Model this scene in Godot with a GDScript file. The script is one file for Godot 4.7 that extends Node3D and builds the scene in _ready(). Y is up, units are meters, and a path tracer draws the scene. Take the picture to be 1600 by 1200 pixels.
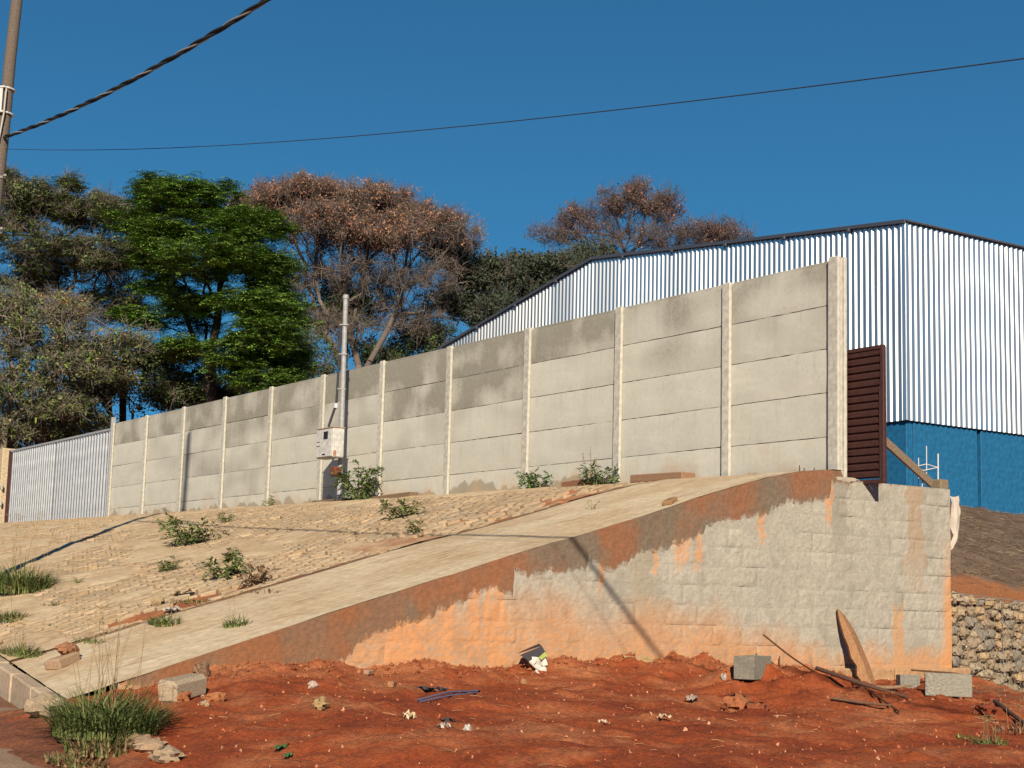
extends Node3D
# A precast concrete wall above a paved ramp, a rough block retaining wall over red dirt, a metal warehouse and trees behind.
# World: x runs along the precast wall (towards its near end at x = 0), z points from the wall to the road, y is up.

var names := {}
var rng := RandomNumberGenerator.new()
var nz := FastNoiseLite.new()      # shared value noise, frequency 1
const SUN := Vector3(-1.55, -0.92, -1.0)

# ---------------------------------------------------------------- mesh collector
class MB:
	var v := PackedVector3Array()
	var n := PackedVector3Array()
	var c := PackedColorArray()
	var u := PackedVector2Array()
	var ix := PackedInt32Array()
	var col := Color.WHITE
	func vert(p: Vector3, nn: Vector3, uv := Vector2.ZERO) -> int:
		v.push_back(p); n.push_back(nn); c.push_back(col); u.push_back(uv)
		return v.size() - 1
	func tri(a: Vector3, b: Vector3, d: Vector3) -> void:
		var nn := (d - a).cross(b - a).normalized()
		var i := vert(a, nn); vert(b, nn); vert(d, nn)
		ix.append_array([i, i + 1, i + 2])
	func quad(a: Vector3, b: Vector3, d: Vector3, e: Vector3, ua := Vector2.ZERO, ub := Vector2.ZERO, ud := Vector2.ZERO, ue := Vector2.ZERO) -> void:
		var nn := (d - a).cross(b - a)
		if nn.length_squared() < 1e-16: nn = (e - a).cross(d - a)
		nn = nn.normalized()
		var i := vert(a, nn, ua); vert(b, nn, ub); vert(d, nn, ud); vert(e, nn, ue)
		ix.append_array([i, i + 1, i + 2, i, i + 2, i + 3])
	# box with bevelled edges, in a frame t
	func box(t: Transform3D, s: Vector3, bev := 0.0) -> void:
		var h := s * 0.5
		var b := minf(bev, minf(h.x, minf(h.y, h.z)) * 0.6)
		var ax := [Vector3.RIGHT, Vector3.UP, Vector3.BACK]
		for a in 3:
			for sg in [-1.0, 1.0]:
				var d: Vector3 = ax[a] * sg
				var p: Vector3 = ax[(a + 1) % 3]
				var q: Vector3 = ax[(a + 2) % 3]
				if sg < 0: var tmp := p; p = q; q = tmp
				var hp: float = absf(p.dot(h)) - b
				var hq: float = absf(q.dot(h)) - b
				var o: Vector3 = d * absf(d.dot(h))
				quad(t * (o - p * hp - q * hq), t * (o - p * hp + q * hq), t * (o + p * hp + q * hq), t * (o + p * hp - q * hq))
		if b <= 0.0: return
		for a in 3:
			var w: Vector3 = ax[a]
			var p2: Vector3 = ax[(a + 1) % 3]
			var q2: Vector3 = ax[(a + 2) % 3]
			var hw: float = w.dot(h) - b
			var hp2: float = p2.dot(h)
			var hq2: float = q2.dot(h)
			for s1 in [-1.0, 1.0]:
				for s2 in [-1.0, 1.0]:
					var e1: Vector3 = p2 * s1 * hp2 + q2 * s2 * (hq2 - b)
					var e2: Vector3 = p2 * s1 * (hp2 - b) + q2 * s2 * hq2
					if s1 * s2 > 0: quad(t * (e1 - w * hw), t * (e1 + w * hw), t * (e2 + w * hw), t * (e2 - w * hw))
					else: quad(t * (e2 - w * hw), t * (e2 + w * hw), t * (e1 + w * hw), t * (e1 - w * hw))
		for s1 in [-1.0, 1.0]:
			for s2 in [-1.0, 1.0]:
				for s3 in [-1.0, 1.0]:
					var k := Vector3(s1 * h.x, s2 * h.y, s3 * h.z)
					var A := k - Vector3(0, s2 * b, s3 * b)
					var B := k - Vector3(s1 * b, 0, s3 * b)
					var D := k - Vector3(s1 * b, s2 * b, 0)
					if s1 * s2 * s3 > 0: tri(t * A, t * D, t * B)
					else: tri(t * A, t * B, t * D)
	func bar(a: Vector3, b: Vector3, w: float, h: float, bev := 0.0, up := Vector3.UP) -> void:
		var z := (b - a).normalized()
		if absf(z.dot(up)) > 0.98: up = Vector3.RIGHT
		var x := up.cross(z).normalized()
		var y := z.cross(x)
		box(Transform3D(Basis(x, y, z), (a + b) * 0.5), Vector3(w, h, a.distance_to(b)), bev)
	# tube through points with radii
	func tube(pts: PackedVector3Array, rad: PackedFloat32Array, sides := 8, caps := true) -> void:
		var m := pts.size()
		var x := Vector3.RIGHT
		var start := v.size()
		for i in m:
			var d := (pts[mini(i + 1, m - 1)] - pts[maxi(i - 1, 0)]).normalized()
			if i == 0: x = d.cross(Vector3.UP if absf(d.y) < 0.9 else Vector3.RIGHT).normalized()
			else: x = (x - d * x.dot(d)).normalized()
			var y := d.cross(x)
			for k in sides:
				var an := TAU * k / sides
				var o := x * cos(an) + y * sin(an)
				vert(pts[i] + o * rad[i], o, Vector2(float(k) / sides, pts[i].length()))
		for i in m - 1:
			for k in sides:
				var a := start + i * sides + k
				var b := start + i * sides + (k + 1) % sides
				ix.append_array([a, a + sides, b, b, a + sides, b + sides])
		if caps:
			for e in [0, m - 1]:
				var s0: int = start + e * sides
				for k in range(1, sides - 1):
					if e == 0: tri(v[s0], v[s0 + k], v[s0 + k + 1])
					else: tri(v[s0], v[s0 + k + 1], v[s0 + k])
	func cyl(a: Vector3, b: Vector3, r0: float, r1: float, sides := 8, caps := true) -> void:
		tube(PackedVector3Array([a, b]), PackedFloat32Array([r0, r1]), sides, caps)
	func mesh(m: Material = null) -> ArrayMesh:
		var a := []
		a.resize(Mesh.ARRAY_MAX)
		a[Mesh.ARRAY_VERTEX] = v; a[Mesh.ARRAY_NORMAL] = n; a[Mesh.ARRAY_COLOR] = c; a[Mesh.ARRAY_TEX_UV] = u; a[Mesh.ARRAY_INDEX] = ix
		var o := ArrayMesh.new()
		o.add_surface_from_arrays(Mesh.PRIMITIVE_TRIANGLES, a)
		if m: o.surface_set_material(0, m)
		return o
	# grid of (nx+1)*(ny+1) points with smooth normals from callables
	func grid(pts: PackedVector3Array, cols: PackedColorArray, nx: int, ny: int, uvs := PackedVector2Array()) -> void:
		var s := v.size()
		var w := nx + 1
		for j in ny + 1:
			for i in nx + 1:
				var q := j * w + i
				var dx := pts[j * w + mini(i + 1, nx)] - pts[j * w + maxi(i - 1, 0)]
				var dy := pts[mini(j + 1, ny) * w + i] - pts[maxi(j - 1, 0) * w + i]
				v.push_back(pts[q]); n.push_back(dy.cross(dx).normalized())
				c.push_back(cols[q] if cols.size() else col)
				u.push_back(uvs[q] if uvs.size() else Vector2(i, j) * 0.1)
		for j in ny:
			for i in nx:
				var a := s + j * w + i
				ix.append_array([a, a + 1, a + w, a + 1, a + w + 1, a + w])

# ---------------------------------------------------------------- scene helpers
func numbered(called: String) -> String:
	if not names.has(called):
		names[called] = 0
		return called
	names[called] += 1
	return "%s_%03d" % [called, names[called]]
func thing(called: String, label: String, category: String, at := Vector3.ZERO, group := "") -> Node3D:
	var o := Node3D.new()
	o.name = numbered(called)
	add_child(o)
	o.position = at
	tag(o, label, category, group)
	return o
func tag(o: Node, label: String, category: String, group := "") -> void:
	o.set_meta("label", label)
	o.set_meta("category", category)
	if group: o.set_meta("group", group)
func obj(called: String, mb: MB, m: Material, parent: Node3D = null) -> MeshInstance3D:
	return put(called, mb.mesh(m), parent)
func put(called: String, me: Mesh, parent: Node3D = null) -> MeshInstance3D:
	var o := MeshInstance3D.new()
	o.mesh = me
	if parent:
		o.name = called
		parent.add_child(o, true)
	else:
		o.name = numbered(called)
		add_child(o)
	return o
func setting(called: String, mb: MB, m: Material) -> MeshInstance3D:
	var o := obj(called, mb, m)
	o.set_meta("kind", "structure")
	return o
func lin(r: float, g: float, b: float) -> Color:      # sRGB 0-255 to linear
	return Color(r / 255.0, g / 255.0, b / 255.0).srgb_to_linear()
func mat(col: Color, rough := 0.9, metal := 0.0) -> StandardMaterial3D:      # col is linear
	var m := StandardMaterial3D.new()
	m.albedo_color = col.linear_to_srgb()
	m.roughness = rough
	m.metallic = metal
	m.metallic_specular = 0.3
	m.cull_mode = BaseMaterial3D.CULL_DISABLED
	return m
func vmat(rough := 0.92) -> StandardMaterial3D:
	var m := mat(Color.WHITE, rough)
	m.vertex_color_use_as_albedo = true
	return m
func noise_tex(freq: float, oct: int, lo: float, hi: float, seed_ := 1, size := 512, kind := FastNoiseLite.TYPE_SIMPLEX_SMOOTH) -> ImageTexture:
	var f := FastNoiseLite.new()
	f.seed = seed_; f.frequency = freq; f.fractal_octaves = oct; f.noise_type = kind
	var im := f.get_seamless_image(size, size)
	im.convert(Image.FORMAT_RGB8)
	var d := im.get_data()
	for i in d.size(): d[i] = int(lerpf(lo, hi, d[i] / 255.0) * 255.0)
	return ImageTexture.create_from_image(Image.create_from_data(size, size, false, Image.FORMAT_RGB8, d))
func bump_tex(freq: float, oct: int, strength: float, seed_ := 1, size := 512, kind := FastNoiseLite.TYPE_SIMPLEX_SMOOTH) -> ImageTexture:
	var f := FastNoiseLite.new()
	f.seed = seed_; f.frequency = freq; f.fractal_octaves = oct; f.noise_type = kind
	var im := f.get_seamless_image(size, size)
	im.convert(Image.FORMAT_RGBA8)
	im.bump_map_to_normal_map(strength)
	return ImageTexture.create_from_image(im)
func tri_map(m: StandardMaterial3D, scale_: float, albedo: Texture2D, normal: Texture2D, k := 1.0) -> StandardMaterial3D:
	m.uv1_triplanar = true
	m.uv1_world_triplanar = true
	m.uv1_scale = Vector3.ONE * scale_
	if albedo: m.albedo_texture = albedo
	if normal:
		m.normal_enabled = true
		m.normal_texture = normal
		m.normal_scale = k
	return m
func rf(a: float, b: float) -> float:
	return rng.randf_range(a, b)
func N(x: float, y: float, z := 0.0) -> float:
	return nz.get_noise_3d(x, y, z)
func rdir() -> Vector3:
	return Vector3(rng.randfn(), rng.randfn(), rng.randfn()).normalized()
func sstep(a: float, b: float, x: float) -> float:
	return smoothstep(a, b, x)
func interp(t: Array, x: float) -> float:      # flat list of x, y pairs, x descending or ascending
	var m := t.size() / 2
	for i in m - 1:
		var x0: float = t[2 * i]
		var x1: float = t[2 * i + 2]
		if (x >= x0 and x <= x1) or (x <= x0 and x >= x1):
			return lerpf(t[2 * i + 1], t[2 * i + 3], (x - x0) / (x1 - x0))
	return t[1] if absf(x - t[0]) < absf(x - t[2 * m - 2]) else t[2 * m - 1]

# ---------------------------------------------------------------- heights of the place
const PROF := [-50.0, 0.0, 0.3, 0.0, 0.78, -0.05, 1.25, -0.14, 2.13, -0.38, 2.96, -0.63, 3.74, -0.85, 4.48, -1.05, 5.17, -1.26, 5.82, -1.45, 6.44, -1.63, 7.03, -1.81, 7.59, -1.98, 7.91, -2.08, 20.0, -5.707]
func foot(x: float) -> float:      # height of the ground at the foot of the precast wall
	return 0.07 + 0.18 * clampf(-x / 22.0, 0.0, 1.3)
func ramp(x: float, z: float) -> float:
	var b := foot(x)
	return interp(PROF, z) * ((-2.30 - 0.05 * x - b) / -2.30) + b
func edge_y(z: float) -> float:      # top of the retaining wall
	if z < 0.15: return -0.02
	return ramp(0.0, z) + 0.006
func road_y(x: float) -> float:
	return -2.46 - 0.05 * x
func dirt(x: float, z: float) -> float:
	var y := -2.1 - 0.05 * maxf(x, 0.0) - 0.33 * clampf((z - 7.5) / 2.0, 0.0, 1.0) - 0.1 * clampf((2.5 - z) / 4.0, 0.0, 1.0)
	if z < -1.7: y += 0.15 * maxf(z + 1.7, -12.0)
	return y

var T := {}      # shared textures
var M := {}      # shared materials

func _ready() -> void:
	rng.seed = 4711
	nz.seed = 7
	nz.noise_type = FastNoiseLite.TYPE_SIMPLEX_SMOOTH
	nz.frequency = 1.0
	nz.fractal_type = FastNoiseLite.FRACTAL_NONE
	# camera
	var cam := Camera3D.new()
	cam.name = "camera"
	cam.fov = 27.583
	cam.near = 0.1
	cam.far = 900.0
	cam.position = Vector3(12.1449, -1.4557, 12.6805)
	cam.rotation = Vector3(0.13945, 0.97948, 0.0259)
	add_child(cam)
	cam.make_current()
	# sky
	var sm := ProceduralSkyMaterial.new()
	sm.sky_top_color = Color(0.10, 0.235, 0.41)
	sm.sky_horizon_color = Color(0.262, 0.564, 0.755)
	sm.sky_curve = 0.222
	sm.sky_energy_multiplier = 1.0
	sm.ground_bottom_color = Color(0.30, 0.24, 0.19)
	sm.ground_horizon_color = Color(0.42, 0.40, 0.38)
	sm.sun_angle_max = 4.0
	var sky := Sky.new()
	sky.sky_material = sm
	var env := Environment.new()
	env.background_mode = Environment.BG_SKY
	env.sky = sky
	env.background_energy_multiplier = 1.0
	env.tonemap_mode = Environment.TONE_MAPPER_LINEAR
	env.tonemap_exposure = 1.35
	env.sdfgi_enabled = true
	env.ssao_enabled = true
	env.ssil_enabled = true
	var we := WorldEnvironment.new()
	we.name = "world_environment"
	we.environment = env
	add_child(we)
	# sun: behind and left of the camera, 27 degrees high
	var sun := DirectionalLight3D.new()
	sun.name = "sun"
	sun.light_energy = 1.6
	sun.light_color = Color(1.0, 0.95, 0.87)
	sun.light_angular_distance = 0.5
	sun.shadow_enabled = true
	add_child(sun)
	sun.look_at_from_position(Vector3.ZERO, SUN.normalized(), Vector3.UP)

	make_materials()
	build_ground()
	build_road()
	build_ramp()
	build_precast_wall()
	build_metal_gate()
	build_retaining_wall()
	build_gabion()
	build_mulch()
	build_warehouse()
	build_trees()
	build_poles()
	build_top_of_wall()
	build_plants()
	build_debris()

func make_materials() -> void:
	T.grain = noise_tex(0.035, 5, 0.66, 1.0, 3)
	T.soft = noise_tex(0.012, 5, 0.80, 1.0, 9)
	T.bump = bump_tex(0.05, 5, 5.0, 5)
	T.fine = bump_tex(0.16, 3, 4.0, 6)
	T.rough = bump_tex(0.09, 4, 9.0, 8)
	M.dirt = tri_map(vmat(0.97), 1.1, T.grain, T.rough, 0.6)
	M.sand = tri_map(vmat(0.96), 1.3, T.soft, T.bump, 0.7)
	M.road = tri_map(vmat(0.95), 2.0, T.grain, T.fine, 1.0)
	M.concrete = tri_map(vmat(0.93), 1.6, T.soft, T.fine, 0.6)
	M.block = tri_map(vmat(0.95), 2.5, T.grain, T.fine, 1.0)
	M.stone = tri_map(vmat(0.9), 3.0, T.grain, T.bump, 0.8)
	M.brick = tri_map(vmat(0.95), 3.0, T.grain, T.rough, 0.8)
	M.mulch = tri_map(vmat(0.97), 1.8, T.grain, T.rough, 1.2)
	M.metal = mat(Color(0.70, 0.68, 0.64), 0.32, 0.9)
	M.metals = []
	for k in 4:
		var mm: StandardMaterial3D = M.metal.duplicate()
		mm.roughness = 0.28 + 0.03 * k
		mm.albedo_color = (M.metal.albedo_color as Color) * (0.95 + 0.03 * ((k * 2) % 3))
		M.metals.push_back(mm)
	M.metal_old = tri_map(mat(Color(0.55, 0.545, 0.53), 0.42, 0.8), 0.5, T.soft, null)
	M.flash = mat(Color(0.07, 0.08, 0.10), 0.55, 0.3)
	M.blue = tri_map(mat(lin(36, 104, 146), 0.62), 1.2, T.soft, T.fine, 0.4)
	M.brown = tri_map(mat(lin(78, 50, 46), 0.5), 2.0, T.soft, null)
	M.steel = tri_map(mat(Color(0.40, 0.40, 0.39), 0.6, 0.15), 2.0, T.soft, null)
	M.wood = tri_map(vmat(0.9), 2.0, T.grain, T.fine, 0.6)
	M.bark = tri_map(vmat(0.95), 1.0, T.grain, T.rough, 0.8)
	M.rust = tri_map(mat(Color(0.16, 0.075, 0.035), 0.85), 6.0, T.grain, null)
	M.black = mat(Color(0.018, 0.018, 0.02), 0.6)
	M.plain = vmat(0.85)
	var lf := vmat(0.75)
	lf.backlight_enabled = true
	lf.backlight = Color(0.5, 0.5, 0.5)
	M.leaf = lf

# ---------------------------------------------------------------- ground, road, ramp
const MOUNDS := [[1.9, 2.75, 0.16, 0.55], [1.55, 3.1, 0.12, 0.4], [0.25, 4.0, 0.09, 0.5], [0.3, 2.6, 0.10, 0.6], [0.25, 0.75, 0.09, 0.4], [0.7, 1.2, 0.06, 0.4], [0.35, 6.9, 0.09, 0.6], [0.3, 5.3, 0.05, 0.5], [2.9, 2.3, 0.07, 0.7], [0.2, 3.3, 0.07, 0.3], [2.4, 1.2, 0.08, 0.8]]
func dirt_top(x: float, z: float) -> float:
	var y := dirt(x, z)
	y += N(x * 0.5, z * 0.5) * 0.05 + N(x * 1.7, 5.0, z * 1.7) * 0.028
	var r := N(x * 4.5, 9.0, z * 4.5)
	y += r * absf(r) * 0.04 + N(x * 11.0, 2.0, z * 11.0) * 0.009
	for m in MOUNDS:
		var d2: float = (pow(x - m[0], 2.0) + pow(z - m[1], 2.0)) / (m[3] * m[3])
		if d2 < 6.0: y += m[2] * exp(-d2) * (1.0 + 0.5 * N(x * 5.0, 1.0, z * 5.0))
	var heap := maxf(0.0, 0.45 + N(z * 1.1, 3.3) + 0.5 * N(z * 3.1, 4.4) + 0.25 * N(x * 7.0, 6.6, z * 7.0))
	return y + 0.10 * exp(-x * 3.2) * heap * sstep(9.0, 7.5, z)
func build_ground() -> void:
	var xs := PackedFloat32Array([-320, -160, -80, -45, -30, -20, -12, -6, -0.25, -0.06])
	var x := 0.0
	while x < 7.2: xs.push_back(x); x += 0.05
	for a in [7.4, 7.8, 8.3, 9.0, 10.0, 12.0, 15.0, 20.0, 28.0, 40.0, 70.0, 150.0, 320.0]: xs.push_back(a)
	var zs := PackedFloat32Array([-320, -160, -80, -50, -30, -20, -14, -10, -8, -6, -5])
	var z := -4.2
	while z < 9.6: zs.push_back(z); z += 0.05
	for a in [9.8, 10.2, 11.0, 12.0, 14.0, 18.0, 25.0, 40.0, 80.0, 160.0, 320.0]: zs.push_back(a)
	var pts := PackedVector3Array()
	var cols := PackedColorArray()
	for b in zs:
		for a in xs:
			var y := 0.0
			var c := Color(0.30, 0.078, 0.032)
			if a < -0.1:
				if b < -0.1: y = -0.08 if b > -1.7 or a < -11.0 else -2.7
				elif b < 9.0: y = ramp(a, clampf(b, 0.0, 9.0)) - 0.35
				else: y = road_y(a) - 0.1
				if a < -50.0 or b < -45.0: c = Color(0.13, 0.11, 0.05)
			else:
				var inside := a < 7.3 and b > -4.3 and b < 9.7
				y = dirt_top(a, b) if inside else dirt(a, clampf(b, -8.0, 9.0))
				var w := sstep(9.3, 9.9, b)
				y = lerpf(y, road_y(a) - 0.03 + (N(a * 2.0, b * 2.0) * 0.02 if inside else 0.0), w)
				if not inside and b > 9.0: y = road_y(a) - 0.04
				var k := N(a * 0.8, 20.0, b * 0.8) * 0.75 + N(a * 2.6, 30.0, b * 2.6) * 0.45 + N(a * 8.0, 40.0, b * 8.0) * 0.25
				k += 0.45 * exp(-a * 1.6)
				c = Color(0.39, 0.088, 0.028).lerp(Color(0.55, 0.20, 0.082), clampf(k, 0.0, 1.0)).lerp(Color(0.25, 0.048, 0.018), clampf(-k * 1.1, 0.0, 1.0))
				# dry grass and litter to the right
				var g := sstep(1.6, -0.4, b + N(a * 2.0, 3.0, b * 2.0) * 1.2) * sstep(0.2, 0.8, a)
				g *= clampf(0.5 + N(a * 3.0, 50.0, b * 5.0), 0.0, 1.0)
				c = c.lerp(Color(0.27, 0.16, 0.085), g * 0.75)
				var rd := sstep(8.7, 9.3, b + N(a * 3.0, 60.0, b * 3.0) * 0.3) * sstep(3.5, 2.2, a)
				c = c.lerp(Color(0.21, 0.095, 0.055), rd * 0.8)
			pts.push_back(Vector3(a, y, b))
			cols.push_back(c)
	var mb := MB.new()
	mb.grid(pts, cols, xs.size() - 1, zs.size() - 1)
	var g := setting("dirt_ground", mb, M.dirt)
	g.set_meta("label", "bare red dirt lot below the retaining wall")

func build_road() -> void:
	var xs := PackedFloat32Array([-80, -50, -30, -15])
	var x := -8.0
	while x < 6.0: xs.push_back(x); x += 0.07
	for a in [7.0, 9.0, 12.0, 16.0, 25.0, 45.0, 80.0]: xs.push_back(a)
	var nv := 40
	var pts := PackedVector3Array()
	var cols := PackedColorArray()
	for j in nv + 1:
		for a in xs:
			var t := float(j) / nv
			var e := kerb_z(a) + 0.13 if a < 0.0 else 9.02 + 0.06 * a + N(a * 1.5, 8.0) * 0.12 + N(a * 6.0, 9.0) * 0.05
			var b := lerpf(e, 11.0, t * 2.0) if t < 0.5 else lerpf(11.0, 17.0, t * 2.0 - 1.0)
			var y := road_y(a) + 0.012 + N(a * 3.0, 1.0, b * 3.0) * 0.006 - 0.07 * sstep(0.08, 0.0, t) * (1.0 if a > 0.0 else 0.0)
			var k := clampf(0.5 + N(a * 1.1, 4.0, b * 1.6) * 0.6 + N(a * 6.0, 5.0, b * 6.0) * 0.3, 0.0, 1.0)
			var c := Color(0.44, 0.285, 0.18).lerp(Color(0.56, 0.385, 0.25), k)
			c = c.lerp(Color(0.30, 0.125, 0.065), sstep(0.55, 0.05, b - e + N(a * 3.0, 2.0, b * 3.0) * 0.4) * 0.85)
			pts.push_back(Vector3(a, y, b))
			cols.push_back(c)
	var mb := MB.new()
	mb.grid(pts, cols, xs.size() - 1, nv)
	setting("road", mb, M.road).set_meta("label", "dusty brown road at the foot of the ramp")

func kerb_z(x: float) -> float:
	return 8.66 + 0.1 * maxf(x, -8.0)
func worn(x: float, z: float) -> float:      # 0 sanded over, 1 joints washed out
	var a := exp(-pow((z - 2.3 - (x + 5.0) * -0.13) / 1.0, 2.0)) * sstep(-13.0, -9.0, x) * sstep(-2.2, -3.0, x)
	var b := sstep(-15.0, -19.0, x) * sstep(2.8, 1.2, z)
	var c := sstep(-0.3, 0.15, N(x * 0.35, 70.0, z * 0.8)) * 0.9
	return clampf(maxf(maxf(a, b), c) * 1.1 + N(x * 2.2, 80.0, z * 2.2) * 0.55 - 0.1, 0.0, 1.0)
func red_soil(x: float, z: float) -> float:      # washed along the walkway joint and in the weedy hollow
	var a := exp(-pow((x + 3.0 + N(z * 1.3, 94.0) * 0.5) / 0.8, 2.0)) * sstep(0.6, 1.6, z) * sstep(5.2, 3.2, z)
	var b := exp(-(pow((x + 2.8) / 0.42, 2.0) + pow((z - 6.65) / 0.8, 2.0))) * 1.6
	return maxf(a * 0.9, b) * (0.95 + N(x * 4.0, 95.0, z * 4.0) * 0.9)
func build_ramp() -> void:
	var pave := Node3D.new()
	pave.name = "paved_ramp"
	pave.set_meta("kind", "structure")
	pave.set_meta("label", "sand covered block paving sloping from the wall to the road")
	add_child(pave)
	# sand between and over the pavers
	var nx := 560
	var nzz := 125
	var pts := PackedVector3Array()
	var cols := PackedColorArray()
	for j in nzz + 1:
		for i in nx + 1:
			var t := float(i) / nx
			var x := lerpf(-2.34, -46.0, pow(t, 1.25))
			var z := lerpf(-0.13, kerb_z(x) - 0.055, float(j) / nzz)
			var w := worn(x, z)
			var y := ramp(x, z) + lerpf(0.012, -0.048, w) + N(x * 1.2, 90.0, z * 1.2) * 0.012 + N(x * 6.0, 91.0, z * 6.0) * 0.004
			y += 0.05 * exp(-maxf(z, 0.0) * 5.0) * (0.5 + N(x * 1.5, 92.0))
			var c := Color(0.68, 0.52, 0.32).lerp(Color(0.57, 0.40, 0.23), clampf(0.4 + N(x * 0.8, 93.0, z * 1.5) * 0.8 + N(x * 5.0, 96.0, z * 5.0) * 0.4, 0.0, 1.0))
			c = c.lerp(Color(0.19, 0.11, 0.058), w * 0.9)
			# red soil washed along the walkway and in the weedy hollow
			c = c.lerp(Color(0.42, 0.14, 0.055), clampf(red_soil(x, z), 0.0, 0.92))
			if z < 0.25: c = c.lerp(Color(0.42, 0.28, 0.16), 0.3 + 0.4 * N(x * 2.0, 97.0, z * 3.0))
			pts.push_back(Vector3(x, y, z))
			cols.push_back(c)
	var mb := MB.new()
	mb.grid(pts, cols, nx, nzz)
	var s := obj("sand", mb, M.sand, pave)
	s.set_meta("kind", "stuff")
	# pavers, long side down the slope, in running bond
	var spots := []
	var rows := int(30.0 / 0.1)
	for r in rows:
		var x := -2.42 - 0.1 * r
		var k := 0
		while true:
			var z := 0.06 + 0.2 * k + (0.1 if r % 2 else 0.0)
			k += 1
			if z > kerb_z(x) - 0.3: break
			var w := worn(x, z)
			if lerpf(0.012, -0.048, w) + N(x * 1.2, 90.0, z * 1.2) * 0.012 < 0.004 and (w < 0.6 or rng.randf() > 0.14) and red_soil(x, z) < 0.8:
				spots.push_back(Vector3(x, ramp(x, z), z))
	var eye := Vector3(12.1, -1.5, 12.7)
	spots.sort_custom(func(a, b): return a.distance_squared_to(eye) < b.distance_squared_to(eye))
	var kinds: Array[ArrayMesh] = []
	var tones := [Color(0.52, 0.39, 0.25), Color(0.45, 0.335, 0.21), Color(0.57, 0.42, 0.265), Color(0.50, 0.35, 0.205)]
	for c in tones:
		var b := MB.new()
		b.col = c
		b.box(Transform3D(Basis.IDENTITY, Vector3(0, -0.03, 0)), Vector3(0.081, 0.06, 0.176), 0.006)
		kinds.push_back(b.mesh(M.concrete))
	var rest := MB.new()
	for i in spots.size():
		var p: Vector3 = spots[i]
		var sl := (ramp(p.x, p.z + 0.1) - ramp(p.x, p.z - 0.1)) / 0.2
		var bs := Basis(Vector3(0, 1, 0), rf(-0.04, 0.04)) * Basis(Vector3(1, 0, 0), -atan(sl) + rf(-0.045, 0.045)) * Basis(Vector3(0, 0, 1), rf(-0.08, 0.08))
		var t := Transform3D(bs, p + Vector3(0, rf(-0.006, 0.006), 0))
		if i < 290:
			put("paver", kinds[rng.randi() % 4], pave).transform = t
		else:
			rest.col = tones[rng.randi() % 4] * rf(0.9, 1.1)
			rest.box(t.translated_local(Vector3(0, -0.03, 0)), Vector3(0.081, 0.06, 0.176))
	if rest.v.size():
		obj("paver_field", rest, M.concrete, pave).set_meta("kind", "stuff")
	# smooth walkway beside the retaining wall
	nx = 62
	nzz = 150
	pts.clear()
	cols.clear()
	for j in nzz + 1:
		for i in nx + 1:
			var x := lerpf(-2.25, 0.012 + N(j * 0.11, 99.0) * 0.012, (i - 1.0) / (nx - 1.0))
			var z := lerpf(0.12, kerb_z(x) - 0.055, float(j) / nzz)
			var y := ramp(x, z) + 0.012
			var g := absf(fposmod(x, 0.12) - 0.06) / 0.06
			y -= 0.007 * sstep(0.72, 1.0, g) * sstep(0.0, 0.35, N(x * 3.0, 100.0, z * 0.7))
			y += N(x * 1.5, 101.0, z * 0.8) * 0.006
			if i == 0: x = -2.255; y -= 0.03
			var c := Color(0.69, 0.55, 0.36).lerp(Color(0.60, 0.44, 0.265), clampf(0.45 + N(x * 1.2, 102.0, z * 0.6) * 0.8 + N(x * 8.0, 103.0, z * 3.0) * 0.35, 0.0, 1.0))
			c = c.lerp(Color(0.44, 0.27, 0.145), 0.55 * sstep(0.3, 0.75, N(x * 3.0, 104.0, z * 1.4) * 0.8 + N(x * 9.0, 105.0, z * 4.0) * 0.4))
			if i == 0: c = Color(0.27, 0.15, 0.08)
			pts.push_back(Vector3(x, y, z))
			cols.push_back(c)
	mb = MB.new()
	mb.grid(pts, cols, nx, nzz)
	setting("walkway", mb, M.sand).set_meta("label", "smooth pale walkway along the top of the retaining wall")
	# soil in the joint between walkway and pavers
	pts.clear()
	cols.clear()
	for j in 121:
		for i in 5:
			var z := lerpf(0.1, kerb_z(-2.3) - 0.06, j / 120.0)
			var x := lerpf(-2.42, -2.22, i / 4.0)
			pts.push_back(Vector3(x, ramp(x, z) + 0.004 + N(x * 8.0, 110.0, z * 4.0) * 0.012, z))
			cols.push_back(Color(0.27, 0.13, 0.06).lerp(Color(0.36, 0.2, 0.1), 0.5 + N(x * 5.0, 111.0, z * 2.0)))
	mb = MB.new()
	mb.grid(pts, cols, 4, 120)
	setting("soil_joint", mb, M.dirt).set_meta("label", "dirt filled joint between the walkway and the pavers")
	# kerb stones
	var kerb := Node3D.new()
	kerb.name = "kerb"
	kerb.set_meta("kind", "structure")
	kerb.set_meta("label", "worn concrete kerb at the foot of the ramp")
	add_child(kerb)
	for i in 14:
		var a := 0.02 - 0.8 * i
		var b := a - 0.785
		var za := kerb_z(a)
		var zb := kerb_z(b)
		var q := MB.new()
		q.col = Color(0.57, 0.43, 0.29) * rf(0.88, 1.08)
		var p0 := Vector3(a, ramp(a, za) - 0.115, za)
		var p1 := Vector3(b, ramp(b, zb) - 0.115, zb)
		q.bar(p0 + Vector3(0, rf(-0.01, 0.01), rf(-0.01, 0.01)), p1 + Vector3(0, rf(-0.01, 0.01), 0), 0.13, 0.26, 0.014)
		obj("kerb_stone", q, M.concrete, kerb)
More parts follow.
